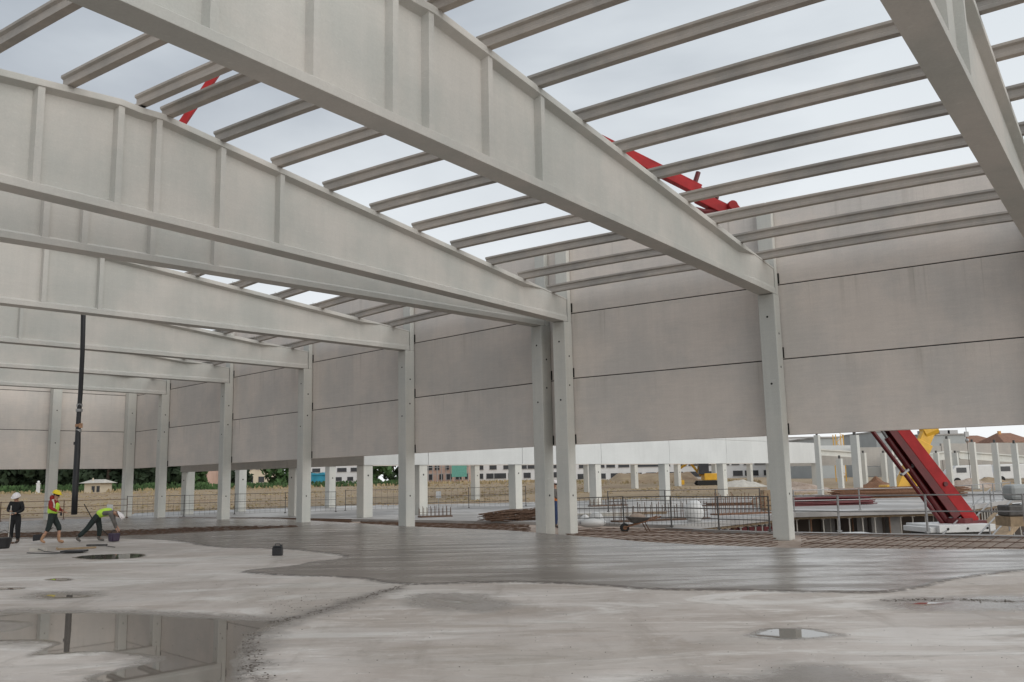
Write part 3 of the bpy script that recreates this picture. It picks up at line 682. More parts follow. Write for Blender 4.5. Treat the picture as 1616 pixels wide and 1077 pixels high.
building('apartment_building','unfinished pinkish block wrapped in scaffolding poles, seen past the middle columns',655,742,280,14,'render_pink',4,depth=12,step=2.6,ww=1.3,wh=1.8)
building('apartment_building','white block with long dark openings between the middle and double columns',744,905,300,14.5,'render_white',4,depth=14,step=3.9,ww=2.6,wh=1.7)
building('apartment_building','long low white building with a strip of dark windows behind the brown mound',908,1232,300,14,'render_white',3,depth=18,step=4.6,ww=3.0,wh=1.7,storey=3.6)
building('apartment_building','white block directly behind the right end of the white lintel panels',1236,1300,280,12.5,'render_white',3,depth=14,step=3.6,ww=2.2,wh=1.6,storey=3.6)
building('apartment_building','white tower block with small square windows beside the yellow lattice mast',1301,1349,270,12.0,'render_white',3,depth=14,step=2.6,ww=1.1,wh=1.5)
building('office_building','pale grey clad building with rooftop units above the far hall, right of the boom',1456,1532,190,zpx(1490,687,190),'render_grey',0,depth=20)
_t=[o for o in bpy.data.objects if o.name=='office_building'][-1]
for px in (1472,1483,1502,1515): 
    p=D(px,684,192); mb=MB(); mb.box((p.x,196,_t['_o'][2]+zpx(1490,687,190)-_t['_o'][2]+.75),(2.2,1.8,1.0)); mb.build('roof_unit','steel',_t)
building('office_building','grey flat roofed building low behind the wall, left of the red boom',1290,1328,185,zpx(1300,692,185),'render_grey',0,depth=20)
building('office_building','grey building top showing just left of the red boom',1389,1425,200,zpx(1400,682,200),'render_grey',0,depth=20)
building('house','long house with red tiled roof showing above the far hall',1530,1594,200,zpx(1560,701,200),'render_pink',0,roof=2.2,depth=14)
building('house','ochre house with tiled roof at the right picture edge',1594,1640,190,zpx(1610,698,190),'orange_wall',0,roof=2.2,depth=12)
# scaffold poles
sc=thing('scaffold','pale steel scaffold with green netting in front of the pinkish block','scaffold',(*XY(700,772,272),fz(-10,200)))
for k in range(13):
    p=D(655+7*k,770,272); mb=MB(); mb.tube([(p.x,p.y,fz(p.x,p.y)),(p.x,p.y,14)],.13,None,6); mb.build('pole','steel',sc)
for z in (3.6,5.6,7.6,9.6,11.6): 
    a=D(654,770,272); b=D(742,770,272); mb=MB(); mb.box(((a.x+b.x)/2,272.8,z),(b.x-a.x,.8,.18)); mb.build('platform','steel',sc)
a=D(725,770,271.5); mb=MB(); mb.box((a.x,271.5,4.8),(4.6,.08,4.4)); mb.build('netting','scaffold_green',sc)
# turquoise container
p=D(503,775,122); zg=fz(p.x,122); t=thing('container','turquoise covered container in the field in front of the white flats','container',(p.x,122,zg))
mb=MB(); mb.box((p.x,122,zg+.75),(2.6,2.2,1.4)); mb.build('body','turquoise',t,bevel=.05)
mb=MB(); mb.loft([[(p.x-1.35,y_,zg+1.46),(p.x-.9,y_,zg+1.8),(p.x,y_,zg+1.7),(p.x+.8,y_,zg+1.85),(p.x+1.35,y_,zg+1.46)] for y_ in (120.8,123.2)]); mb.build('cover','turquoise',t)
# soil mound
mb=MB(); a=D(952,785,112); b=D(1112,785,112); nx=40; ny=8; mb._m(None)
for j in range(ny+1):
    for i in range(nx+1):
        s=i/nx; q=j/ny; h=1.5*math.sin(math.pi*q)*min(1,6*s)*min(1,8*(1-s))*(.6+.4*mnoise.noise(Vector((s*9,q*2,5)))+.25)
        mb.v.append((a.x+(b.x-a.x)*s,109+8*q,fz(a.x,112)-.15+h))
for j in range(ny):
    for i in range(nx): k=j*(nx+1)+i; mb.f.append((k,k+1,k+nx+2,k+nx+1)); mb.mi.append(0)
tag(mb.build('soil_mound','field',smooth=True),'long orange brown mound of earth in front of the long white building','mound')
def heap(px,py,d,wd,h,mat,label,name='rubble_heap',cat='heap'):
    p=D(px,py,d); mb=MB(); mb._m(None); nr=10; ns=22; z0=0 if d<90 else fz(p.x,d)
    for r_ in range(nr+1):
        for s in range(ns):
            q=r_/nr; a=2*math.pi*s/ns; rr=wd*q*(1+.2*mnoise.noise(Vector((math.cos(a)*1.5,math.sin(a)*1.5,px)))); hh=h*(1-q)**.8*(1+.5*mnoise.noise(Vector((math.cos(a)*q*3,math.sin(a)*q*3,px*.1))))
            mb.v.append((p.x+math.cos(a)*rr,d+math.sin(a)*rr*.6,z0+hh-.03))
    for r_ in range(nr):
        for s in range(ns): a=r_*ns+s; b=r_*ns+(s+1)%ns; mb.f.append((a,b,b+ns,a+ns)); mb.mi.append(0)
    tag(mb.build(name,mat,smooth=True),label,cat)
heap(1260,790,80,4,1.0,'soil','low brown earth heap behind the right part of the white block')
heap(1530,765,84,3.2,1.0,'soil','brown earth heap behind the bare columns right of the red boom')
heap(1560,765,88,3.5,.9,'field','straw coloured heap between the two rightmost column pairs')
heap(1385,775,80,2,1.3,'rust','reddish heap of scrap left of the yellow boom')
heap(1172,783,95,2.6,.8,'plywhite','pale rubble heap to the right of the small excavator')
heap(1225,800,58,1.6,.9,'wood','yellowish stack of formwork partly behind the nearest column')
# white covered bundle and sacks
def sack(px,py,r,h,label,mat='white'):
    p=G(px,py,0); mb=MB(); mb.ball(p+Z*h*.45,r,None,14,8,-.85,(1,.8,h/r*.55)); mb.ball(p+Vector((r*.3,.1,h*.75)),r*.55,None,10,6,-.9)
    tag(mb.build('sack',mat,smooth=True),label,'sack','white sacks')
sack(1096,823,.38,.8,'white wrapped sack standing by the railing above the pit corner')
sack(935,832,.5,.35,'low crumpled white sack right of the double column foot')
sack(920,829,.3,.3,'small white sack touching the right side of the double column')
# timber planks on the outer slab
def planks(px,py,n,L_,ang,label,mat='plywhite'):
    p=G(px,py,0); u=dirv(ang); v=Vector((-u.y,u.x,0)); mb=MB()
    for k in range(n): mb.box(p+v*(.2*(k%3))+Z*(.03+.05*(k//3))+u*random.uniform(-.2,.2),(L_,.18,.04),None,(u,v,Z))
    tag(mb.build('plank_stack',mat),label,'timber','stacked planks')
planks(960,815,9,2.6,80,'small stack of pale planks behind the railing right of the double column')
planks(1010,812,6,2.2,95,'thin pile of planks behind the wheelbarrow','wood')
planks(1160,798,9,3.4,100,'dark pile of planks on the slab beyond the pit corner','rust_dark')
# small yellow excavator in the distance
p=D(1118,786,100); zg=fz(p.x,100)-.1
ex=thing('excavator','small yellow excavator parked behind the low block, beside the earth mound','excavator',(p.x,100,zg))
for s in (-1,1):
    mb=MB(); mb.loft([[ (p.x-1.3,100+s*.8+o_,zg+.35),(p.x-1.1,100+s*.8+o_,zg+.65),(p.x+1.1,100+s*.8+o_,zg+.65),(p.x+1.3,100+s*.8+o_,zg+.35),(p.x+1.05,100+s*.8+o_,zg+.05),(p.x-1.05,100+s*.8+o_,zg+.05)] for o_ in (-.22,.22)]); mb.build('track','rubber',ex)
mb=MB(); mb.box((p.x+.5,100,zg+1.05),(2.0,1.9,.75)); mb.build('body','yellow',ex,bevel=.06)
mb=MB(); mb.box((p.x-.5,99.6,zg+1.95),(1.1,.9,1.25)); mb.build('cab','glass',ex,bevel=.04)
mb=MB(); mb.box((p.x-.5,99.6,zg+2.62),(1.2,1.0,.09)); mb.build('cab_roof','yellow',ex)
mb=MB(); mb.tube([(p.x-.6,100.4,zg+1.2),(p.x-1.8,100.4,zg+2.7),(p.x-3.0,100.4,zg+2.0)],.16,None,6); mb.build('boom','yellow',ex)
mb=MB(); mb.tube([(p.x-3.0,100.4,zg+2.0),(p.x-2.9,100.4,zg+.8)],.13,None,6); mb.box((p.x-2.8,100.4,zg+.5),(.5,.7,.5)); mb.build('stick','yellow',ex)
# ------------------------------------------------------------------ trees
def tree(x,y,h,r,mat,label,name='tree',n=620,leaf=.34):
    zg=fz(x,y); t=thing(name,label,'tree',(x,y,zg),'trees at the edge of the field')
    mb=MB(); mb.tube([(x,y,zg-.1),(x+.1,y,zg+h*.3),(x-.05,y,zg+h*.75)],[.28*h/8,.2*h/8,.06],None,8)
    for k in range(6):
        a=random.uniform(0,6.3); z=zg+h*(.2+.09*k); mb.tube([(x,y,z),(x+math.cos(a)*r*.35,y+math.sin(a)*r*.35,z+h*.1),(x+math.cos(a)*r*.75,y+math.sin(a)*r*.75,z+h*.16)],[.1,.07,.03],None,5)
    mb.build('trunk','bark',t)
    mb=MB(); mb._m(None); cl=[]
    for k in range(26):
        a=random.uniform(0,6.3); q=random.random()**.5; z=random.uniform(.06,.95); rr=r*q*math.sin(math.pi*min(.97,max(.2,z*.8+.16)))
        cl.append((x+math.cos(a)*rr,y+math.sin(a)*rr,zg+h*z,random.uniform(.2,.42)*r))
    for k in range(n):
        c=random.choice(cl); v=Vector((random.gauss(0,1),random.gauss(0,1),random.gauss(0,1))).normalized(); p=Vector(c[:3])+v*c[3]*random.uniform(.55,1.05); p.z=max(p.z,zg+.25)
        nrm=(v+Vector((random.gauss(0,.5),random.gauss(0,.5),random.gauss(0,.5)))).normalized(); a=nrm.orthogonal().normalized(); b=nrm.cross(a); th=random.uniform(0,6.3); a,b=a*math.cos(th)+b*math.sin(th),b*math.cos(th)-a*math.sin(th)
        s=leaf*random.uniform(.6,1.4); i=len(mb.v)
        mb.v+=[tuple(p-a*s),tuple(p-b*s*.6),tuple(p+a*s),tuple(p+b*s*.6)]; mb.f.append((i,i+1,i+2,i+3)); mb.mi.append(0)
    mb.build('crown',mat,t)
tl_=[(-18,121,'leaf_dark','dark evergreen tree cut by the left picture edge'),(22,124,'leaf_dark','dark tree above the worker in black at far left'),(52,126,'leaf_dark','dark tree behind the small white pillar'),
 (88,122,'leaf_dark','dark tree hidden mostly by the left end wall column'),(112,126,'leaf_dark','dark tree behind the hanging hose'),(142,130,'leaf_dark','dark tree directly behind the cream cottage'),
 (170,122,'leaf_dark','dark tree just right of the cream cottage'),(196,128,'leaf_dark','dark tree left of the corner column'),(226,124,'leaf_dark','dark tree between the corner column and the next'),(262,122,'leaf_dark','dark tree just right of the sixth column from the right'),(285,127,'leaf_dark','dark tree at the right end of the tree belt'),
 (312,118,'leaf_green','low green bush in front of the pink house'),(378,124,'leaf_dark','small dark tree between pink houses, behind a column'),(437,120,'leaf_green','round green tree left of the turquoise container'),(459,126,'leaf_dark','dark tree half hidden by the fourth column'),
 (592,122,'leaf_green','mid green tree right of the low block corner'),(620,126,'leaf_dark','darker tree just left of the middle column')]
for px,y,mt,lb in tl_:
    x,yy=XY(px,772,y); h=random.uniform(9,11) if px<300 else random.uniform(4.2,5.5); r=random.uniform(3.8,4.6) if px<300 else 2.1
    if px==312: h,r=3.6,1.5
    if px in(592,620): h=5.5
    tree(x,yy,h,r,mt,lb,n=3200 if px<300 else 1100,leaf=.46 if px<300 else .34)
# undergrowth line
mb=MB(); mb._m(None)
for k in range(3600):
    px=random.uniform(-40,640); y=random.uniform(112,120); x,_=XY(px,775,y); z=fz(x,y)+random.random()**1.5*(.9 if px<330 else .6); s=.16; a=random.uniform(0,3.1)
    i=len(mb.v); mb.v+=[(x-s*math.cos(a),y-s*math.sin(a),z),(x,y,z-s),(x+s*math.cos(a),y+s*math.sin(a),z+.05),(x,y,z+s*1.3)]; mb.f.append((i,i+1,i+2,i+3)); mb.mi.append(0)
tag(mb.build('undergrowth','leaf_green'),'low green weeds along the far edge of the field','undergrowth',kind='stuff')
# ------------------------------------------------------------------ fences and railings
def railing(name,label,pts,h,sp,rails,mat,r=.022,mesh=0,cat='railing',z=0,group=None):
    P_=[Vector((p[0],p[1],z)) for p in pts]; t=thing(name,label,cat,P_[0],group)
    tot=0
    for a,b in zip(P_[:-1],P_[1:]):
        L_=(b-a).length; n=max(1,round(L_/sp))
        for k in range(n+(1 if b is P_[-1] else 0)):
            q=a+(b-a)*(k/n); lean=random.uniform(-.015,.015); mb=MB(); mb.tube([q-Z*.1,q+Vector((lean,0,h))],r*1.25,None,6); mb.box(q+Z*.02,(.12,.12,.04)); mb.build('post',mat,t)
    for fr_ in rails:
        mb=MB()
        for a,b in zip(P_[:-1],P_[1:]): 
            n=max(1,int((b-a).length/sp))
            mb.tube([a+(b-a)*(k/n)+Z*(h*fr_+random.uniform(-.012,.012)) for k in range(n+1)],r*.8,None,5)
        mb.build('rail',mat,t)
    if mesh:
        mb=MB()
        for a,b in zip(P_[:-1],P_[1:]):
            L_=(b-a).length; n=int(L_/mesh)
            for k in range(n): q=a+(b-a)*(k/n); mb.tube([q+Z*.05,q+Z*h*.97],.006,None,3)
        for k in range(1,int(h/mesh)):
            for a,b in zip(P_[:-1],P_[1:]): mb.tube([a+Z*k*mesh,b+Z*k*mesh],.005,None,3)
        mb.build('mesh',mat,t)
    return t
fl_=gp([(-120,828),(0,823.5),(100,820),(200,817.5)]); railing('site_fence','thin wire mesh railing along the far floor edge behind the three workers',fl_,1.1,3.2,(.97,.66,.35),'rust_dark',.02,.0,'fence')
fl2=gp([(200,817),(290,815.5),(370,812),(450,810),(530,808)]); railing('site_fence','thin mesh fence on the field edge behind the far left columns',fl2,1.25,3.2,(.97,.6,.3),'steel_dark',.018,.3,'fence')
fl3=gp([(545,806),(640,804),(740,802),(830,799)]); railing('site_fence','thin mesh fence on the field edge behind the middle columns',fl3,1.3,3.4,(.97,.6,.3),'steel_dark',.018,.35,'fence')
railing('guard_railing','grey railing with leaning posts from the double column to the pit corner',gp([(908,833),(985,831.5),(1060,831.5),(1135,835),(1215,838)]),1.08,1.7,(.98,.62,.3),'steel_dark',.022,.16)
railing('guard_railing','long pale railing on the near pit kerb right of the nearest column',[ (p[0]+.15,p[1]+.15) for p in gp([(1232,838.5),(1320,840),(1460,842),(1616,844),(1800,848)])],1.1,2.1,(.98,.55),'steel',.026)
railing('guard_railing','second guard railing further back on the slab behind the wheelbarrow',gp([(960,808),(1050,806),(1130,804),(1200,803)]),1.05,2.4,(.98,.5),'steel_dark',.022)
dk2=[(p[0]+.05,p[1]+.3) for p in dk[3:8]]; railing('guard_railing','guard railing along the edge of the propped deck behind the red boom',dk2,1.0,2.5,(.98,.5),'steel',.024)
# ramp with handrails at far right
rp=[G(1560,806,-.3),G(1616,800,-.1)]; 
a=D(1470,850,31); b=D(1600,812,36); mb=MB()
A_=Vector((a.x+1.2,33.6,-1.9)); B_=Vector((b.x+.5,38.5,-.05)); v=Vector((.6,-.8,0))*1.3
mb.hexa([A_-Z*.25,A_+v-Z*.25,B_+v-Z*.25,B_-Z*.25,A_,A_+v,B_+v,B_]); rt=thing('access_ramp','brown access ramp with sloping handrails down into the pit at the right','ramp',tuple(A_)); mb.build('ramp_deck','wood',rt)
for k,o_ in enumerate((Vector((0,0,0)),v)):
    for zz in (.5,1.0): mb=MB(); mb.tube([A_+o_+Z*zz,B_+o_+Z*zz],.03,None,6); mb.build('handrail','steel',rt)
    for q in (0.02,.35,.68,.98): mb=MB(); p=A_+(B_-A_)*q+o_; mb.tube([p,p+Z*1.02],.028,None,6); mb.build('post','steel',rt)
# props under the deck
def prop(p,z0,z1): 
    mb=MB(); mb.tube([(p[0],p[1],z0),(p[0]+random.uniform(-.03,.03),p[1],z0+(z1-z0)*.55)],.045,None,7); mb.tube([(p[0],p[1],z0+(z1-z0)*.5),(p[0],p[1],z1)],.032,None,6)
    mb.box((p[0],p[1],z1-.01),(.16,.16,.02)); mb.box((p[0],p[1],z0+.01),(.16,.16,.02)); return mb
cnt=0
for row in range(2):
    for a,b in zip(dk[:-1],dk[1:]):
        a=Vector(a); b=Vector(b); n=max(1,int((b-a).length/(.6+.35*row)))
        if (b-a).length>14: n=14
        for k in range(n):
            q=a+(b-a)*((k+.3*random.random())/n); q=q+Vector((.1,.35+row*1.5))
            o=prop((q.x,q.y),-3.6,-.34).build('shoring_prop','plywhite' if (cnt%6) else 'rust'); cnt+=1
            tag(o,'steel shoring prop standing under the edge of the deck in the basement pit','prop','shoring props under the deck')
mb=MB()
for a,b in zip(dk[:-2],dk[1:-1]):
    a=Vector(a);b=Vector(b); u=(b-a).normalized(); mb.box(((a+b).x/2,(a+b).y/2+.4,-.28),((b-a).length,.15,.115),None,(Vector((u.x,u.y,0)),Vector((-u.y,u.x,0)),Z))
tag(mb.build('formwork_beam','wood'),'timber formwork beam carrying the edge of the deck above the props','formwork')
# basement wall far behind the props
a=Vector(dk[0]); b=Vector(dk[-2]); mb=MB(); mb.prism([(a.x+1,a.y+7),(b.x+12,b.y+8),(b.x+12,b.y+8.3),(a.x+1,a.y+7.3)],-3.6,-.31); tag(mb.build('basement_wall','shade_earth'),'dim earth brown basement wall behind the props under the deck','wall')
mb=MB()
for px in (1262,1285,1325,1340,1395,1420,1450):
    p=G(px,806,0); mb=MB(); mb.box((p.x,p.y+3,-1.95),(.5,.5,3.27)); o=mb.build('basement_column','slab2'); tag(o,'square concrete column in the basement behind the props','column','basement columns')
# reddish formwork crate at pit corner
p=G(1190,818,0); mb=MB()
for k in range(9): mb.box((p.x-1.3+k*.3,p.y+.1,-1.5),(.2,.1,2.3))
for z in (-.6,-2.2): mb.box((p.x-.1,p.y+.2,z),(2.9,.08,.14))
tag(mb.build('formwork_panel','red_dark'),'dark red slatted formwork panel under the slab edge left of the nearest column','formwork')
# ------------------------------------------------------------------ concrete pump with its long boom
base=D(1512,826,36.0); tipx=D(131,455,32.2)
hp=Vector((base.x,base.y,0)); tp=Vector((tipx.x,tipx.y,0)); bd=(tp-hp).normalized(); bn=Vector((-bd.y,bd.x,0))
def onplane(px,py):
    v=ray(px,py); t=((hp-CAM).dot(bn))/v.dot(bn); return CAM+v*t
pump=thing('concrete_pump_truck','red concrete pump truck in the pit with long folded boom reaching over the hall roof','pump truck',(base.x,base.y,-3.6))
K0=onplane(1531,825); K1=onplane(1152,328); K2=onplane(440,-30); K3=onplane(132,425)
def boxseg(a,b,w0,h0,w1,h1,name,mat,off=0,par=pump,up=None,bev=.02):
    u=(b-a).normalized(); v=bn; n=u.cross(v).normalized(); a=a+v*off; b=b+v*off; mb=MB()
    mb.hexa([a-v*w0/2-n*h0/2,a+v*w0/2-n*h0/2,a+v*w0/2+n*h0/2,a-v*w0/2+n*h0/2,b-v*w1/2-n*h1/2,b+v*w1/2-n*h1/2,b+v*w1/2+n*h1/2,b-v*w1/2+n*h1/2])
    return mb.build(name,mat,par,bevel=bev),u,n
o,u,n=boxseg(K0,K1,.62,.50,.44,.36,'boom_section','red')
nn=n if n.z<0 else -n              # underside direction
# side flanges whose darker red paints in the shaded underside, cylinder and pipe
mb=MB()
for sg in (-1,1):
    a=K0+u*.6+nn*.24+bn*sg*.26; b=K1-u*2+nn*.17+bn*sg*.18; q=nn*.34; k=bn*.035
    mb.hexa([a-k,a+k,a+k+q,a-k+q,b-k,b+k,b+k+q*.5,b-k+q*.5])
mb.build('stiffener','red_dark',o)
for q in (.12,.3,.5,.75,.93):
    p=K0+(K1-K0)*q; mb=MB(); mb.tube([p+bn*.36,p-bn*.36],.09,None,10); mb.build('pivot_pin','red_dark',o)
mb=MB(); mb.tube([K0+u*.2+nn*.75,K0+u*4.6+nn*.62],.13,None,10); mb.build('hydraulic_cylinder','red_dark',pump)
mb=MB(); mb.tube([K0+u*4.6+nn*.62,K0+u*7.5+nn*.5],.07,None,10); mb.build('piston_rod','steel',pump)
mb=MB(); mb.tube([K0+nn*.95+u*.3,K0+nn*.95+u*9,K1+nn*.7],.085,None,8); mb.build('delivery_pipe','red_dark',pump)
for q in (.2,.38,.56,.74): 
    p=K0+(K1-K0)*q; mb=MB(); mb.box(p+nn*.65,(.08,.2,.9),None,(u,bn,nn)); mb.build('pipe_bracket','steel',pump)
for off,z_ in ((.33,.10),(.345,-.04),(.33,-.16)):
    mb=MB(); mb.tube([K0+(K1-K0)*t_-bn*off*(1-.3*t_)+nn*(z_+.06*math.sin(t_*40+z_*9)) for t_ in [i/16 for i in range(17)]],.022,None,6); mb.build('hose','black',pump)
# second section, nearly level over the roof
o2,u2,n2=boxseg(K1+(K2-K1).normalized()*.9,K2,.34,.34,.26,.26,'boom_section','red')
o3,_,_=boxseg(K1+(K2-K1).normalized()*1.3+Z*.27,K2+Z*.22,.20,.14,.18,.12,'boom_section','red',.0)
mb=MB(); mb.tube([K1+Z*.0-bd*.4+bn*-.3,(K1+K2)/2+bn*-.3-Z*.08,K2+bn*-.3],.065,None,7); mb.build('delivery_pipe','red_dark',pump)
mb=MB(); q0=K1+(K2-K1).normalized()
mb.box(K1-u*.4,(.9,.5,.5),None,(u,bn,nn)); mb.tube([K1+bn*.4,K1-bn*.4],.2,None,12)
mb.hexa([K1+(K2-K1).normalized()*k+bn*s-Z*d for d,k_ in ((.5,0),(.0,0)) for k,s in ((.2,-.2),(1.6,-.2),(1.6,.2),(.2,.2))])
mb.build('knuckle','red',pump,bevel=.03)
mb=MB(); c1=K1+(K2-K1).normalized()*1.6+Z*.25; mb.tube([c1,c1+Vector((.18,0,.5))],.1,None,8); c2=K1+(K2-K1).normalized()*.6+Z*.1; mb.tube([c2,c2+Vector((.12,0,.5))],.08,None,8); mb.tube([c1,c1+(K2-K1).normalized()*2.6-Z*.2],.08,None,8); mb.build('link_cylinder','red_dark',pump)
mb=MB(); d1=K1-Z*.75+(K2-K1).normalized()*1.2; mb.tube([K1+(K2-K1).normalized()*.2-Z*.2,d1,d1-Z*.1+(K2-K1).normalized()*.5],[.16,.14,.12],None,8); mb.build('link_arm','red_dark',pump)
o4,_,_=boxseg(K2,K3,.24,.30,.16,.20,'boom_section','red')
mb=MB(); mb.tube([K2+bn*.3,K2-bn*.3],.25,None,12); mb.build('knuckle','red',pump)
mb=MB(); mb.tube([K2+bn*-.22,K3+bn*-.2],.06,None,7); mb.build('delivery_pipe','red_dark',pump)
# hose hanging from the tip
hb=D(117,812,31.2); h0=onplane(131,470)
H=[K3,onplane(131.5,455),onplane(131.5,500),D(130,560,32.1),D(127,620,32),D(124,660,31.9),D(122,715,31.6),D(119,765,31.4),hb]
mb=MB(); mb.tube(H,[.085,.085,.085,.08,.08,.08,.105,.10,.10],None,12); hz_=mb.build('delivery_hose','black',pump,smooth=True)
for px,py,y,r_,mt in ((125,648,31.95,.115,'steel'),(125.5,640,31.97,.10,'steel'),(124,672,31.85,.115,'boot'),(124,680,31.8,.10,'steel'),(121.5,700,31.7,.115,'black')):
    p=D(px,py,y); mb=MB(); mb.tube([p-Z*.05,p+Z*.05],r_,None,12); mb.build('coupling',mt,hz_)
mb=MB(); p=D(127.5,672,31.7); mb.box(p,(.1,.08,.16)); mb.build('strap','boot',hz_)
# truck
tb=Vector((base.x,base.y,-3.6)); ax=Vector((1,.12,0)).normalized(); ay=Vector((-ax.y,ax.x,0))
def tbx(mb,x0,x1,y0,y1,z0,z1,mat=None): mb.hexa([tb+ax*x+ay*y+Z*z for z in (z0,z1) for x,y in ((x0,y0),(x1,y0),(x1,y1),(x0,y1))],mat)
mb=MB(); tbx(mb,-5.2,4.4,-.9,.9,.9,1.25); mb.build('chassis','steel_dark',pump)
mb=MB(); tbx(mb,-1.55,.75,-1.2,1.1,3.02,3.30); tbx(mb,-1.8,-1.5,-1.0,.9,3.02,3.22); 
for k in range(3): mb.tube([tb+ax*(-1.2+k*.8)-ay*1.2+Z*3.16,tb+ax*(-1.2+k*.8)-ay*1.23+Z*3.16],.05,'joint',8)
mb.build('deck_cover','white',pump,bevel=.06)
mb=MB(); tbx(mb,-1.45,.65,-1.1,1.0,1.3,3.0); mb.build('turret_housing','steel_dark',pump,bevel=.05)
mb=MB(); mb.tube([tb+Z*1.3,tb+Z*3.5],.55,None,16); mb.box(K0-Z*.25,(.9,.85,.7),None,(ax,ay,Z)); mb.build('turret','red_dark',pump,bevel=.03)
mb=MB(); tbx(mb,-5.2,-3.4,-1.15,1.15,1.0,3.0); cb=mb.build('cab','white',pump,bevel=.12)
mb=MB(); tbx(mb,-4.9,-3.7,-1.17,-1.13,2.0,2.75); mb.build('side_window','glass',cb)
for x in (-4.4,-2.4,1.6,3.0,):
    for y in (-1.05,1.05):
        mb=MB(); c=tb+ax*x+ay*y+Z*.5; mb.tube([c-ay*.16,c-ay*.14,c+ay*.14,c+ay*.16],[.44,.5,.5,.44],None,20); wh=mb.build('wheel','rubber',pump); mb=MB(); mb.tube([c-ay*.175,c+ay*.175],.24,None,14); mb.build('rim','steel',wh)
for s in (-1,1):
    mb=MB(); mb.tube([tb+ax*.3+ay*s*1.0+Z*1.1,tb+ax*.6+ay*s*3.0+Z*1.0,tb+ax*.6+ay*s*3.0+Z*.05],.12,None,8); mb.box(tb+ax*.6+ay*s*3.0+Z*.05,(.6,.6,.08)); mb.build('outrigger','red',pump)
# yellow mobile crane behind
cy=D(1425,782,70); yc=thing('mobile_crane','yellow mobile crane behind the deck with its boom leaning up behind the red one','crane',(cy.x,70,0))
Y0=D(1421,782,70); Y1=D(1466,678,70.5); Y2=D(1540,420,72)
def yseg(a,b,w_,nme):
    mb=MB(); u=(b-a).normalized(); v=Vector((0,1,0)); nrm=u.cross(v).normalized(); mb.box((a+b)/2,((b-a).length,w_*.7,w_),None,(u,v,nrm)); return mb.build(nme,'yellow',yc,bevel=.04)
yseg(Y0,Y0+(Y1-Y0)*.80,1.25,'boom_section'); yseg(Y0+(Y1-Y0)*.74,Y1+(Y1-Y0)*.1,.9,'boom_section')
mb=MB(); mb.tube([Y1+Vector((-.5,0,-.3)),Y1+Vector((.5,0,.1))],.5,None,10); mb.build('boom_head','yellow',yc)
mb=MB(); a=D(1440,782,69.5); mb.tube([a,D(1451,722,69.8)],.24,None,8); mb.build('lift_cylinder','yellow',yc)
mb=MB(); mb.box((cy.x+.6,70.8,.45),(3.6,1.6,.5)); mb.build('chassis','yellow',yc,bevel=.08)
for k in range(3):
    mb=MB(); c=Vector((cy.x-.7+1.2*k,69.9,.3)); mb.tube([c-Vector((0,.2,0)),c+Vector((0,.2,0))],.3,None,16); mb.build('wheel','rubber',yc)
# lattice mast
mt=D(1329,775,120); lm=thing('tower_crane_mast','thin pale yellow lattice mast beside the white tower block','crane',(mt.x,120,fz(mt.x,120)))
zt=D(1329,686,120).z; mb=MB(); mb2=MB(); mb3=MB()
for sx_ in (-.5,.5):
    for sy_ in (-.5,.5): m_=MB(); m_.tube([(mt.x+sx_,120+sy_,0),(mt.x+sx_,120+sy_,zt)],.07,None,4); m_.build('chord','yellow',lm)
z=.5
while z<zt-1: mb.tube([(mt.x-.5,119.5,z),(mt.x+.5,119.5,z+.9)],.04,None,4); mb.tube([(mt.x+.5,119.5,z+.9),(mt.x-.5,119.5,z+1.7)],.04,None,4); z+=1.7
mb.build('lattice','yellow',lm)
# hanging crane wire with hook
hk=D(1525,684,88); mb=MB(); mb.tube([(hk.x,88,hk.z+14),(hk.x,88,D(1527,765,88).z)],.03,None,5); wr=mb.build('crane_wire','steel_dark',None); tag(wr,'thin crane wire with hook block hanging down between two bare columns','wire')
mb=MB(); mb.box((hk.x,88,hk.z-.1),(.35,.25,.5)); mb.ball((hk.x,88,hk.z-.7),.2,None,8,6); mb.build('hook_block','steel',wr)
# parked vans and clutter among the columns at right
def van(px,y,label,mat='white',zg=None):
    p=D(px,770,y); z0=-.12 if y<60 else fz(p.x,y); 
    t=thing('parked_van',label,'van',(p.x,y,z0),'vans parked beyond the deck')
    mb=MB(); mb.loft([[(p.x-2.2,y+s,z0+.45),(p.x-2.2,y+s,z0+1.1),(p.x-1.4,y+s,z0+1.95),(p.x+2.2,y+s,z0+2.0),(p.x+2.3,y+s,z0+.45)] for s in (-.9,.9)]); mb.build('body',mat,t,bevel=.08)
    mb=MB(); mb.box((p.x-.9,y-.9,z0+1.5),(1.0,.06,.5)); mb.build('side_window','glass',t)
    for dx in (-1.4,1.4): 
        mb=MB(); mb.tube([(p.x+dx,y-.95,z0+.4),(p.x+dx,y-.7,z0+.4)],.36,None,14); mb.build('wheel','rubber',t)
van(1527,92,'white van behind the earth heap right of the red boom'); van(1596,95,'white van between the two rightmost bare columns'); van(1445,96,'white van seen past the foot of the yellow boom')
def crate(px,py,size,mat,label,z=0,cat='crate'):
    p=G(px,py,z); mb=MB(); sx_,sy_,sz_=size
    for k in range(4): mb.box(p+Z*(sz_*(k+.5)/4),(sx_,sy_,sz_/4-.03))
    for s in (-1,1): mb.box(p+Vector((s*sx_*.42,-sy_/2-.02,sz_/2)),(.07,.04,sz_))
    tag(mb.build('crate',mat),label,cat,'crates and pallets on the slab')
crate(1215,806,(.7,.6,1.0),'wood','timber crate stack half hidden behind the nearest column',0)
crate(1237,800,(.7,.6,.6),'steel','grey crate on the slab touching the left side of the nearest column',0)
crate(1203,800,(.8,.6,.5),'plywhite','pale crate on the slab a little left of the nearest column',0)
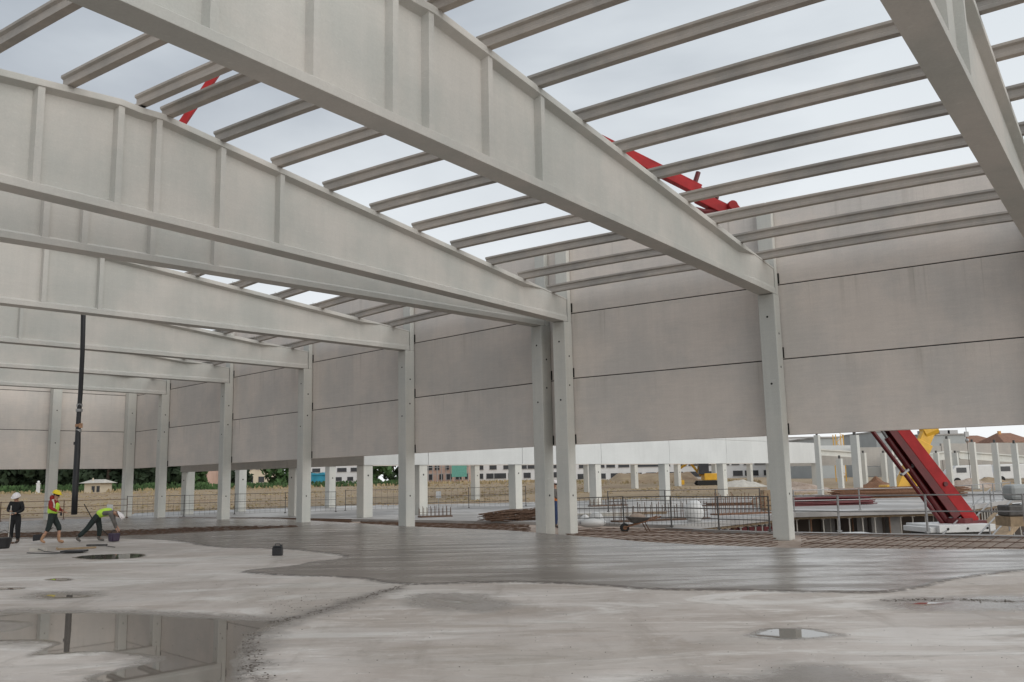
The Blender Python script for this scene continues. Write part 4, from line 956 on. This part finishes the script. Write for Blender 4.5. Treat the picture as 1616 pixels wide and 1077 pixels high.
# portable white sign boards
def sign(px,py,y,w_,h_,label):
    p=D(px,py,y); mb=MB(); mb.box(p,(w_,.03,h_),'white'); mb.tube([(p.x,p.y+.04,min(p.z-h_,0)),(p.x,p.y+.04,p.z+h_*.4)],.02,'steel',5)
    tag(mb.build('sign_board','white'),label,'sign','blank white boards on the fences')
sign(173.5,801,50,.33,.32,'small blank white board on the railing above the bending worker'); sign(692,781,60,.34,.44,'small blank white board on the fence right of the middle column')
# mixer-like dark machine and white tank at right edge
p=G(1622,838,-.12); t=thing('generator','dark small machine under a grey hood at the right picture edge','machine',tuple(p))
mb=MB(); mb.box(p+Vector((.2,1,.25)),(.8,.9,.3)); mb.build('skid','wood',t)
mb=MB(); mb.box(p+Vector((.2,1,.58)),(.75,.7,.34)); mb.build('body','steel_dark',t,bevel=.05)
mb=MB(); mb.box(p+Vector((.35,1,1.15)),(.7,.6,.5)); mb.build('hood','render_grey',t,bevel=.12)
# ------------------------------------------------------------------ people
def skinmesh(name,mat,parent,chains,sub=2,label=None):
    # chains: list of lists of (point, rx, ry); shared points are welded -> one continuous surface
    pts=[];rad=[];ed=[]; key={}
    def idx(p,r):
        k=(round(p[0],4),round(p[1],4),round(p[2],4))
        if k not in key: key[k]=len(pts); pts.append(Vector(p)); rad.append(r)
        return key[k]
    for c in chains:
        for a,b in zip(c[:-1],c[1:]): ed.append((idx(a[0],a[1:]),idx(b[0],b[1:])))
    o0=Vector(parent['_o']); me=bpy.data.meshes.new(name); me.from_pydata([tuple(p-o0) for p in pts],ed,[]); o=bpy.data.objects.new(name,me); COL.objects.link(o); o.parent=parent
    md=o.modifiers.new('skin','SKIN'); md.use_smooth_shade=True; md.use_x_symmetry=False
    for i,r in enumerate(rad): me.skin_vertices[0].data[i].radius=(r[0],r[1] if len(r)>1 else r[0])
    me.skin_vertices[0].data[0].use_root=True
    s=o.modifiers.new('sub','SUBSURF'); s.levels=sub; s.render_levels=sub
    me.materials.append(M[mat]); o['_o']=[float(k) for k in o0]
    return o
def person(feet,facing,J,label,mats,vest=True,helmet='helmet_white',scale=1.0,hood=None,shorts=False,group=None):
    """J: joints in metres in a frame with x = forward, y = to the person's left, z = up"""
    f=dirv(facing); l=Vector((-f.y,f.x,0)); o=Vector((feet[0],feet[1],feet[2] if len(feet)>2 else 0))
    Wd=lambda p: o+(f*p[0]+l*p[1]+Z*p[2])*scale
    t=thing('person',label,'person',tuple(o),group); g={k:Wd(v) for k,v in J.items()}
    mid=lambda a,b,k=.5: a+(b-a)*k
    # body: one continuous surface
    ch=[[(g['pelvis'],.13,.10),(g['waist'],.125,.09),(g['chest'],.15,.10),(g['neck'],.055,.055),(g['headb'],.065,.07),(g['headm'],.078,.092),(g['headt'],.07,.08)]]
    for s in 'LR':
        ch.append([(g['pelvis'],.13,.10),(g['hip'+s],.085,.085),(g['knee'+s],.055,.055),(g['ankle'+s],.038,.038),(g['toe'+s],.035,.03)])
        ch.append([(g['chest'],.15,.10),(g['sh'+s],.055,.055),(g['el'+s],.040,.040),(g['wr'+s],.026,.026),(g['hand'+s],.034,.024)])
        hd=(g['hand'+s]-g['wr'+s]).normalized(); sd_=hd.cross(Vector((.3,.2,1))).normalized(); cu=hd.cross(sd_).normalized()
        for k,(off,ln) in enumerate(((-.03,.062),(-.01,.075),(.01,.07),(.03,.055))):
            a=g['hand'+s]+sd_*off+hd*.02; b=a+hd*ln*.5+cu*.012; c=b+hd*ln*.35+cu*.03
            ch.append([(g['hand'+s],.034,.024),(a,.0095,.0095),(b,.009,.009),(c,.008,.008)])
        a=mid(g['wr'+s],g['hand'+s],.5); b=a+sd_*-.045+hd*.03+cu*.01; ch.append([(g['hand'+s],.034,.024),(b,.011,.011),(b+hd*.035+cu*.015,.009,.009)])
    body=skinmesh('body','skin',t,ch,2)
    hf=(g['face']-g['headm']).normalized(); hu=(g['headt']-g['headb']).normalized(); hs=hf.cross(hu).normalized(); hm=g['headm']
    mb=MB(); mb.hexa([hm+hf*.085+hs*s*.012+hu*z for z,ss in ((-.045,1),) for s in (-1,1)]+[hm+hf*.075+hs*s*.006+hu*.0 for s in (1,-1)]+[hm+hf*.108+hs*s*.01-hu*.035 for s in (-1,1)]+[hm+hf*.085+hs*s*.005+hu*.005 for s in (1,-1)])
    for s in (-1,1): mb.ball(hm+hs*s*.08-hu*.01,.028,None,8,6,-1,(.5,1,1.2))
    mb.build('face','skin',t,smooth=True)
    for s in (-1,1): mb=MB(); mb.ball(hm+hf*.078+hs*s*.032+hu*.012,.011,None,8,6); mb.build('eye','hair',t)
    mb=MB(); mb.box(hm+hf*.088-hu*.068,(.05,.008,.010),None,(hs,hf,hu)); mb.build('mouth','redcloth',t)
    q=Matrix((hs,hf,hu)).transposed()
    mb=MB(); mb.ball(hm-hf*.012+hu*.005,.098,None,14,8,-.25,(.95,1.05,1.1),q); mb.build('hair','hair',t,smooth=True)
    mb=MB(); mb.ball(hm+hu*.035,.135,None,18,8,.02,(.95,1.12,1.0),q)
    br=[[hm+hu*(.035+dz)+(hs*math.cos(a)*.135*k+hf*math.sin(a)*(.155*k+(.035 if math.sin(a)>.3 else 0))) for a in [2*math.pi*i/18 for i in range(18)]] for dz,k in ((0,.9),(0,1.06),(.012,1.06),(.012,.9))]
    mb.loft(br); mb.build('hard_hat',helmet,t,smooth=True)
    # clothing shells
    tr=mats['legs']; lowleg='calf' if shorts else 'ankle'
    ch=[[(g['waist'],.145,.115),(g['pelvis'],.155,.125)]]
    for s in 'LR':
        end=mid(g['knee'+s],g['ankle'+s],.28 if shorts else .88)
        ch.append([(g['pelvis'],.155,.125),(g['hip'+s],.11,.11),(g['knee'+s],.088,.085),(end,.078,.07)])
    skinmesh('trousers',tr,t,ch,2)
    tb_=mats['top']; ch=[[(g['pelvis']+Z*.02,.155,.125),(g['waist'],.16,.125),(g['chest'],.185,.135),(mid(g['chest'],g['neck'],.75),.085,.08)]]
    for s in 'LR': ch.append([(g['chest'],.185,.135),(g['sh'+s],.080,.080),(g['el'+s],.062,.062),(mid(g['el'+s],g['wr'+s],.9),.045,.045)])
    skinmesh('jacket',tb_,t,ch,2)
    if vest:
        ch=[[(mid(g['pelvis'],g['waist'],.15),.185,.155),(g['waist'],.185,.150),(g['chest'],.205,.155),(mid(g['chest'],g['neck'],.5),.13,.11)]]
        v_=skinmesh('vest',mats.get('vest','hivis'),t,ch,2)
    for s in 'LR':
        b0=mid(g['knee'+s],g['ankle'+s],.45 if shorts else .8); td=(g['toe'+s]-g['ankle'+s])
        skinmesh('boot',mats['boots'],t,[[(b0,.062,.062),(mid(b0,g['ankle'+s],.6),.056,.056),(g['ankle'+s]-Z*.02,.055,.055),(g['toe'+s]-td*.2,.052,.04),(g['toe'+s]+td*.05,.04,.03)]],1)
        if mats.get('gloves'): skinmesh('glove',mats['gloves'],t,[[(g['wr'+s],.04,.04),(g['hand'+s],.048,.035),(g['hand'+s]+(g['hand'+s]-g['wr'+s])*.6,.03,.022)]],1)
    if hood: mb=MB(); mb.ball(g['neck']-hf*.10+Z*.01,.12,None,12,8,-1,(1,.7,.9),q); mb.build('hood',hood,t,smooth=True)
    return t,g
ST=dict(pelvis=(0,0,.95),waist=(0,0,1.1),chest=(0,0,1.33),neck=(0,0,1.5),headb=(.01,0,1.57),headm=(.02,0,1.65),headt=(.015,0,1.72),face=(.12,0,1.64),
 hipL=(0,.10,.88),hipR=(0,-.10,.88),kneeL=(.03,.12,.49),kneeR=(.03,-.12,.49),ankleL=(0,.13,.09),ankleR=(0,-.13,.09),toeL=(.17,.15,.03),toeR=(.17,-.15,.03),
 shL=(0,.19,1.43),shR=(0,-.19,1.43),elL=(.03,.27,1.17),elR=(.03,-.27,1.17),wrL=(.2,.16,1.1),wrR=(.2,-.14,1.12),handL=(.27,.09,1.11),handR=(.27,-.08,1.13))
# 1: dressed in black, leaning on a rake handle
J=dict(ST); J.update(headm=(.05,0,1.62),headt=(.045,0,1.70),face=(.15,0,1.58),headb=(.02,0,1.56),handL=(.30,.03,1.05),wrL=(.24,.09,1.06),handR=(.32,-.02,1.16),wrR=(.25,-.08,1.15))
p1=D(22.5,848,31.5); p1=G(22.5,846,0); p1=D(22.5,850,30.6)
t1,g1=person((p1.x,p1.y,0),178,J,'person in black with white hard hat holding a long rake handle upright',dict(legs='blackcloth',top='blackcloth',boots='bootdark',gloves='greycloth'),False,'helmet_white',.93)
hd=g1['handR']; mb=MB(); q=Vector((hd.x,hd.y-.05,0)); mb.tube([(hd.x+.02,hd.y-.03,1.25),(q.x,q.y,.03)],.016,None,6); rk=mb.build('rake','plywhite'); tag(rk,'long pale handled rake standing upright in the hands of the person in black','rake')
mb=MB(); mb.box((q.x,q.y,.035),(.42,.04,.05)); 
for k in range(7): mb.tube([(q.x-.18+.06*k,q.y,.03),(q.x-.18+.06*k,q.y-.06,.0)],.006,None,4)
mb.build('rake_head','rust_dark',rk)
mb=MB(); w=g1['waist']; mb.tube([w+Z*-.03-Z*.02,w+Z*-.03+Z*.025],.165*.93,None,20); mb.build('reflective_band','reflect',t1)
# 2: yellow helmet, red top, green vest, walking right
J=dict(ST); J.update(kneeL=(.20,.10,.52),ankleL=(.20,.11,.10),toeL=(.36,.12,.035),kneeR=(-.08,-.10,.50),ankleR=(-.30,-.10,.14),toeR=(-.16,-.12,.04),chest=(.03,0,1.33),neck=(.06,0,1.49),
 headb=(.085,0,1.56),headm=(.10,0,1.64),headt=(.10,0,1.71),face=(.2,0,1.61),elR=(.02,-.27,1.20),wrR=(.25,-.22,1.08),handR=(.33,-.20,1.07),elL=(.1,.25,1.15),wrL=(.3,.14,1.06),handL=(.38,.11,1.05))
p2=D(81,852,30.0)
t2,g2=person((p2.x,p2.y,0),84,J,'person walking right in red top, lime vest, yellow hard hat and pale boots',dict(legs='darkcloth',top='redcloth',boots='boot'),True,'helmet_yellow',.96,'redcloth',True)
mb=MB(); w=g2['waist']; c=mid_=(g2['waist']+g2['chest'])/2
mb=MB(); mb.tube([g2['shR']*.55+g2['neck']*.45+Z*.03+Vector((.04,-.11,0)),g2['chest']+Vector((.08,-.165,-.02)),g2['waist']+Vector((.10,-.15,.03))],[.03,.03,.03],None,6); mb.build('reflective_stripe','reflect',t2)
mb=MB(); p=g2['handR']; mb.box(p+Vector((.02,0,-.06)),(.05,.05,.14)); o=mb.build('remote_control','black',None); mb2=MB(); mb2.tube([p+Vector((.02,0,.0)),p+Vector((.05,0,.1))],.008,None,5); mb2.build('antenna','black',o); tag(o,'small black remote control held by the person in red','remote control')
# 3: bending worker
J=dict(pelvis=(-.18,0,.80),waist=(-.04,0,.92),chest=(.20,0,.95),neck=(.37,0,.90),headb=(.44,0,.87),headm=(.51,0,.83),headt=(.56,0,.85),face=(.56,0,.74),
 hipL=(-.18,.10,.76),hipR=(-.18,-.10,.76),kneeL=(-.10,.12,.42),kneeR=(-.42,-.12,.42),ankleL=(-.12,.12,.09),ankleR=(-.72,-.12,.13),toeL=(.05,.13,.03),toeR=(-.60,-.13,.035),
 shL=(.28,.18,.92),shR=(.30,-.18,.90),elL=(.30,.20,.64),elR=(.42,-.20,.62),wrL=(.44,.12,.44),wrR=(.48,-.12,.38),handL=(.50,.08,.38),handR=(.50,-.08,.30))
p3=D(160,850,30.6)
t3,g3=person((p3.x,p3.y,0),82,J,'person bending low over the floor in lime vest, dark trousers and white hard hat',dict(legs='darkcloth',top='greycloth',boots='greycloth'),True,'helmet_white',1.03)
p=D(180,849,30.2); mb=MB(); mb.tube([(p.x,p.y,.02),(p.x,p.y,.05),(p.x,p.y,.26),(p.x,p.y,.28)],[.15,.17,.19,.18],None,18); mb.box((p.x,p.y-.19,.14),(.06,.03,.22)); bk=mb.build('power_unit','purple'); tag(bk,'round dark purple power unit on the floor under the hands of the bending worker','machine')
mb=MB(); mb.tube([(p.x-.12,p.y,.26),(p.x-.06,p.y,.36),(p.x+.06,p.y,.36),(p.x+.12,p.y,.26)],.014,None,6); mb.build('handle','black',bk)
mb=MB(); mb.tube([D(133,796,30.2),D(145,818,30.2),D(158,833,30.2),D(172,846,30.2)],.016,None,6); tag(mb.build('cable','rubber'),'thin dark cable running from behind the bending worker down to the power unit','cable')
# 4: far worker in orange
J=dict(ST); p4=D(876.5,828,36.5); p4=G(876.5,829.5,0)
t4,g4=person((p4.x,p4.y,-.1),95,J,'person in orange vest and blue trousers glimpsed between the two close columns',dict(legs='bluecloth',top='greycloth',boots='bootdark',vest='hivis_orange'),True,'helmet_white',1.0)
# ------------------------------------------------------------------ things lying on the floor
# wheelbarrow
p=G(1010,840,-.1); wbt=thing('wheelbarrow','rusty wheelbarrow full of rubble standing on the rebar right of the double column','wheelbarrow',tuple(p))
wx=dirv(82); wy=Vector((-wx.y,wx.x,0))
def wp(x,y,z): return p+(wx*x+wy*y+Z*z)*.74
mb=MB(); mb.loft([[wp(-.35,-.2,.42),wp(.25,-.2,.42),wp(.25,.2,.42),wp(-.35,.2,.42)],[wp(-.62,-.34,.72),wp(.42,-.32,.66),wp(.42,.32,.66),wp(-.62,.34,.72)]]); mb.build('tray','steel_dark',wbt,bevel=.02)
mb=MB(); mb.ball(wp(-.1,0,.66),.27,None,12,6,0,(1.1,.75,.55)); mb.build('rubble','soil',wbt)
for s in (-1,1):
    mb=MB(); mb.tube([wp(-.72,s*.1,.24),wp(-.1,s*.24,.40),wp(.45,s*.27,.55),wp(.95,s*.28,.70)],.022,None,7); mb.build('handle','rust',wbt)
    mb=MB(); mb.tube([wp(.2,s*.25,.42),wp(.42,s*.27,.0)],.02,None,7); mb.build('leg','rust_dark',wbt)
mb=MB(); c=wp(-.72,0,.22); mb.tube([c-wy*.06,c-wy*.045,c+wy*.045,c+wy*.06],[.125,.155,.155,.125],None,18); whl=mb.build('wheel','rubber',wbt); mb=MB(); mb.tube([c-wy*.065,c+wy*.065],.07,None,12); mb.build('rim','rust',whl)
# black jerrycan
p=G(438,877,0); t=thing('jerrycan','black plastic jerrycan standing alone on the pale floor','jerrycan',tuple(p))
mb=MB(); mb.box(p+Z*.10,(.25,.16,.20)); mb.loft([[p+Vector((sx_*.125*k,sy_*.08*k,z)) for sx_,sy_ in ((-1,-1),(1,-1),(1,1),(-1,1))] for z,k in ((.20,1),(.245,.8))]); mb.build('body','black',t,bevel=.02)
mb=MB(); mb.tube([p+Vector((-.07,0,.235)),p+Vector((-.06,0,.285)),p+Vector((.05,0,.285)),p+Vector((.07,0,.24))],.012,None,7); mb.build('handle','black',t)
mb=MB(); mb.tube([p+Vector((.095,0,.22)),p+Vector((.095,0,.27))],.025,None,12); mb.build('cap','black',t)
# coil / drum at the left edge
p=G(3,866,0); t=thing('bucket','big black rubber bucket with wire handle cut by the left picture edge','bucket',tuple(p))
mb=MB(); mb.tube([p+Z*.0,p+Z*.04,p+Z*.30,p+Z*.33],[.19,.21,.25,.245],None,22); mb.build('body','black',t)
mb=MB(); mb.tube([p+Vector((-.24,0,.3)),p+Vector((-.15,0,.48)),p+Vector((.05,0,.55)),p+Vector((.2,0,.46)),p+Vector((.25,0,.3))],.01,None,6); mb.build('handle','steel_dark',t)
# dark board being carried behind person 2
p=D(60,843,30.6); mb=MB(); mb.box(Vector((p.x,p.y,.17)),(.32,.03,.2),None,(Vector((1,0,.1)).normalized(),Vector((0,1,0)),Z)); mb.tube([(p.x+.1,p.y,.2),(p.x+.55,p.y-.1,.5)],.012,None,6)
tag(mb.build('square_shovel','black'),'black square bladed shovel leaning just behind the walking person','shovel')
# tools
p=G(117,873,0); mb=MB(); ua=dirv(60); va=Vector((-ua.y,ua.x,0)); mb.box(p+Z*.05,(.62,.42,.05),None,(Vector((1,.1,0)).normalized(),Vector((-.1,1,0)).normalized(),Z)); fl_=mb.build('float_plate','black',None,bevel=.01); tag(fl_,'flat black float plate lying on the pale floor in front of the workers','float')
mb=MB(); mb.tube([p+Z*.06,p+Vector((-.3,-.4,.02)),p+Vector((-1.4,.15,.02))],.014,None,6); mb.build('handle','steel_dark',fl_)
p=G(60,870,0); mb=MB(); mb.box(p+Z*.05,(.50,.02,.1),'plywhite'); 
for k in range(9): mb.tube([p+Vector((-.22+.055*k,0,.0)),p+Vector((-.22+.055*k,0,.1))],.006,None,4)
mb.tube([p+Z*.06,p+Vector((.45,-.5,.02)),p+Vector((1.2,-1.1,.02))],.013,None,6); tag(mb.build('rake','steel_dark'),'wide rake lying on the floor at the far left with its teeth up','rake')
p=G(153,862,0); mb=MB(); mb.box(p+Z*.03,(.58,.18,.05)); mb.tube([p+Z*.05,p+Vector((.5,-.5,.03)),p+Vector((1.0,-1.0,.02))],.012,None,6); tag(mb.build('screed_board','steel_dark'),'dark screed board lying just below the bending worker','board')
# straight edge lath
a=G(90,867,.03); b=G(152,864,.03); mb=MB(); u=(b-a).normalized(); mb.box((a+b)/2,((b-a).length,.10,.05),None,(u,Vector((-u.y,u.x,0)),Z)); mb.box(a+Z*.02,(.06,.14,.06),None,(u,Vector((-u.y,u.x,0)),Z)); tag(mb.build('levelling_bar','wood'),'long straight levelling bar lying flat in front of the workers','bar')
# small debris lumps on the dirty seam
mb=MB(); mb._m(None)
def lump(x,y,s):
    mb.ball((x,y,s*.2),s,None,6,4,-.6,(random.uniform(.8,1.5),random.uniform(.6,1.2),random.uniform(.4,.8)))
for path in grits:
    g_=gp(path)
    for k in range(90):
        i=random.randrange(len(g_)-1); t_=random.random(); x=g_[i][0]+(g_[i+1][0]-g_[i][0])*t_+random.gauss(0,.07); y=g_[i][1]+(g_[i+1][1]-g_[i][1])*t_+random.gauss(0,.07); lump(x,y,random.uniform(.004,.012))
for k in range(260):
    q=G(random.uniform(-20,1636),random.uniform(880,1075)); lump(q.x,q.y,random.uniform(.003,.007))
for k in range(90):
    q=G(random.gauss(490,60),random.gauss(955,12)); lump(q.x,q.y,random.uniform(.004,.010))
tag(mb.build('grit','grit'),'scattered grit and mortar crumbs on the floor','grit',kind='stuff')
for o in bpy.data.objects:
    if '_o' in o: del o['_o']
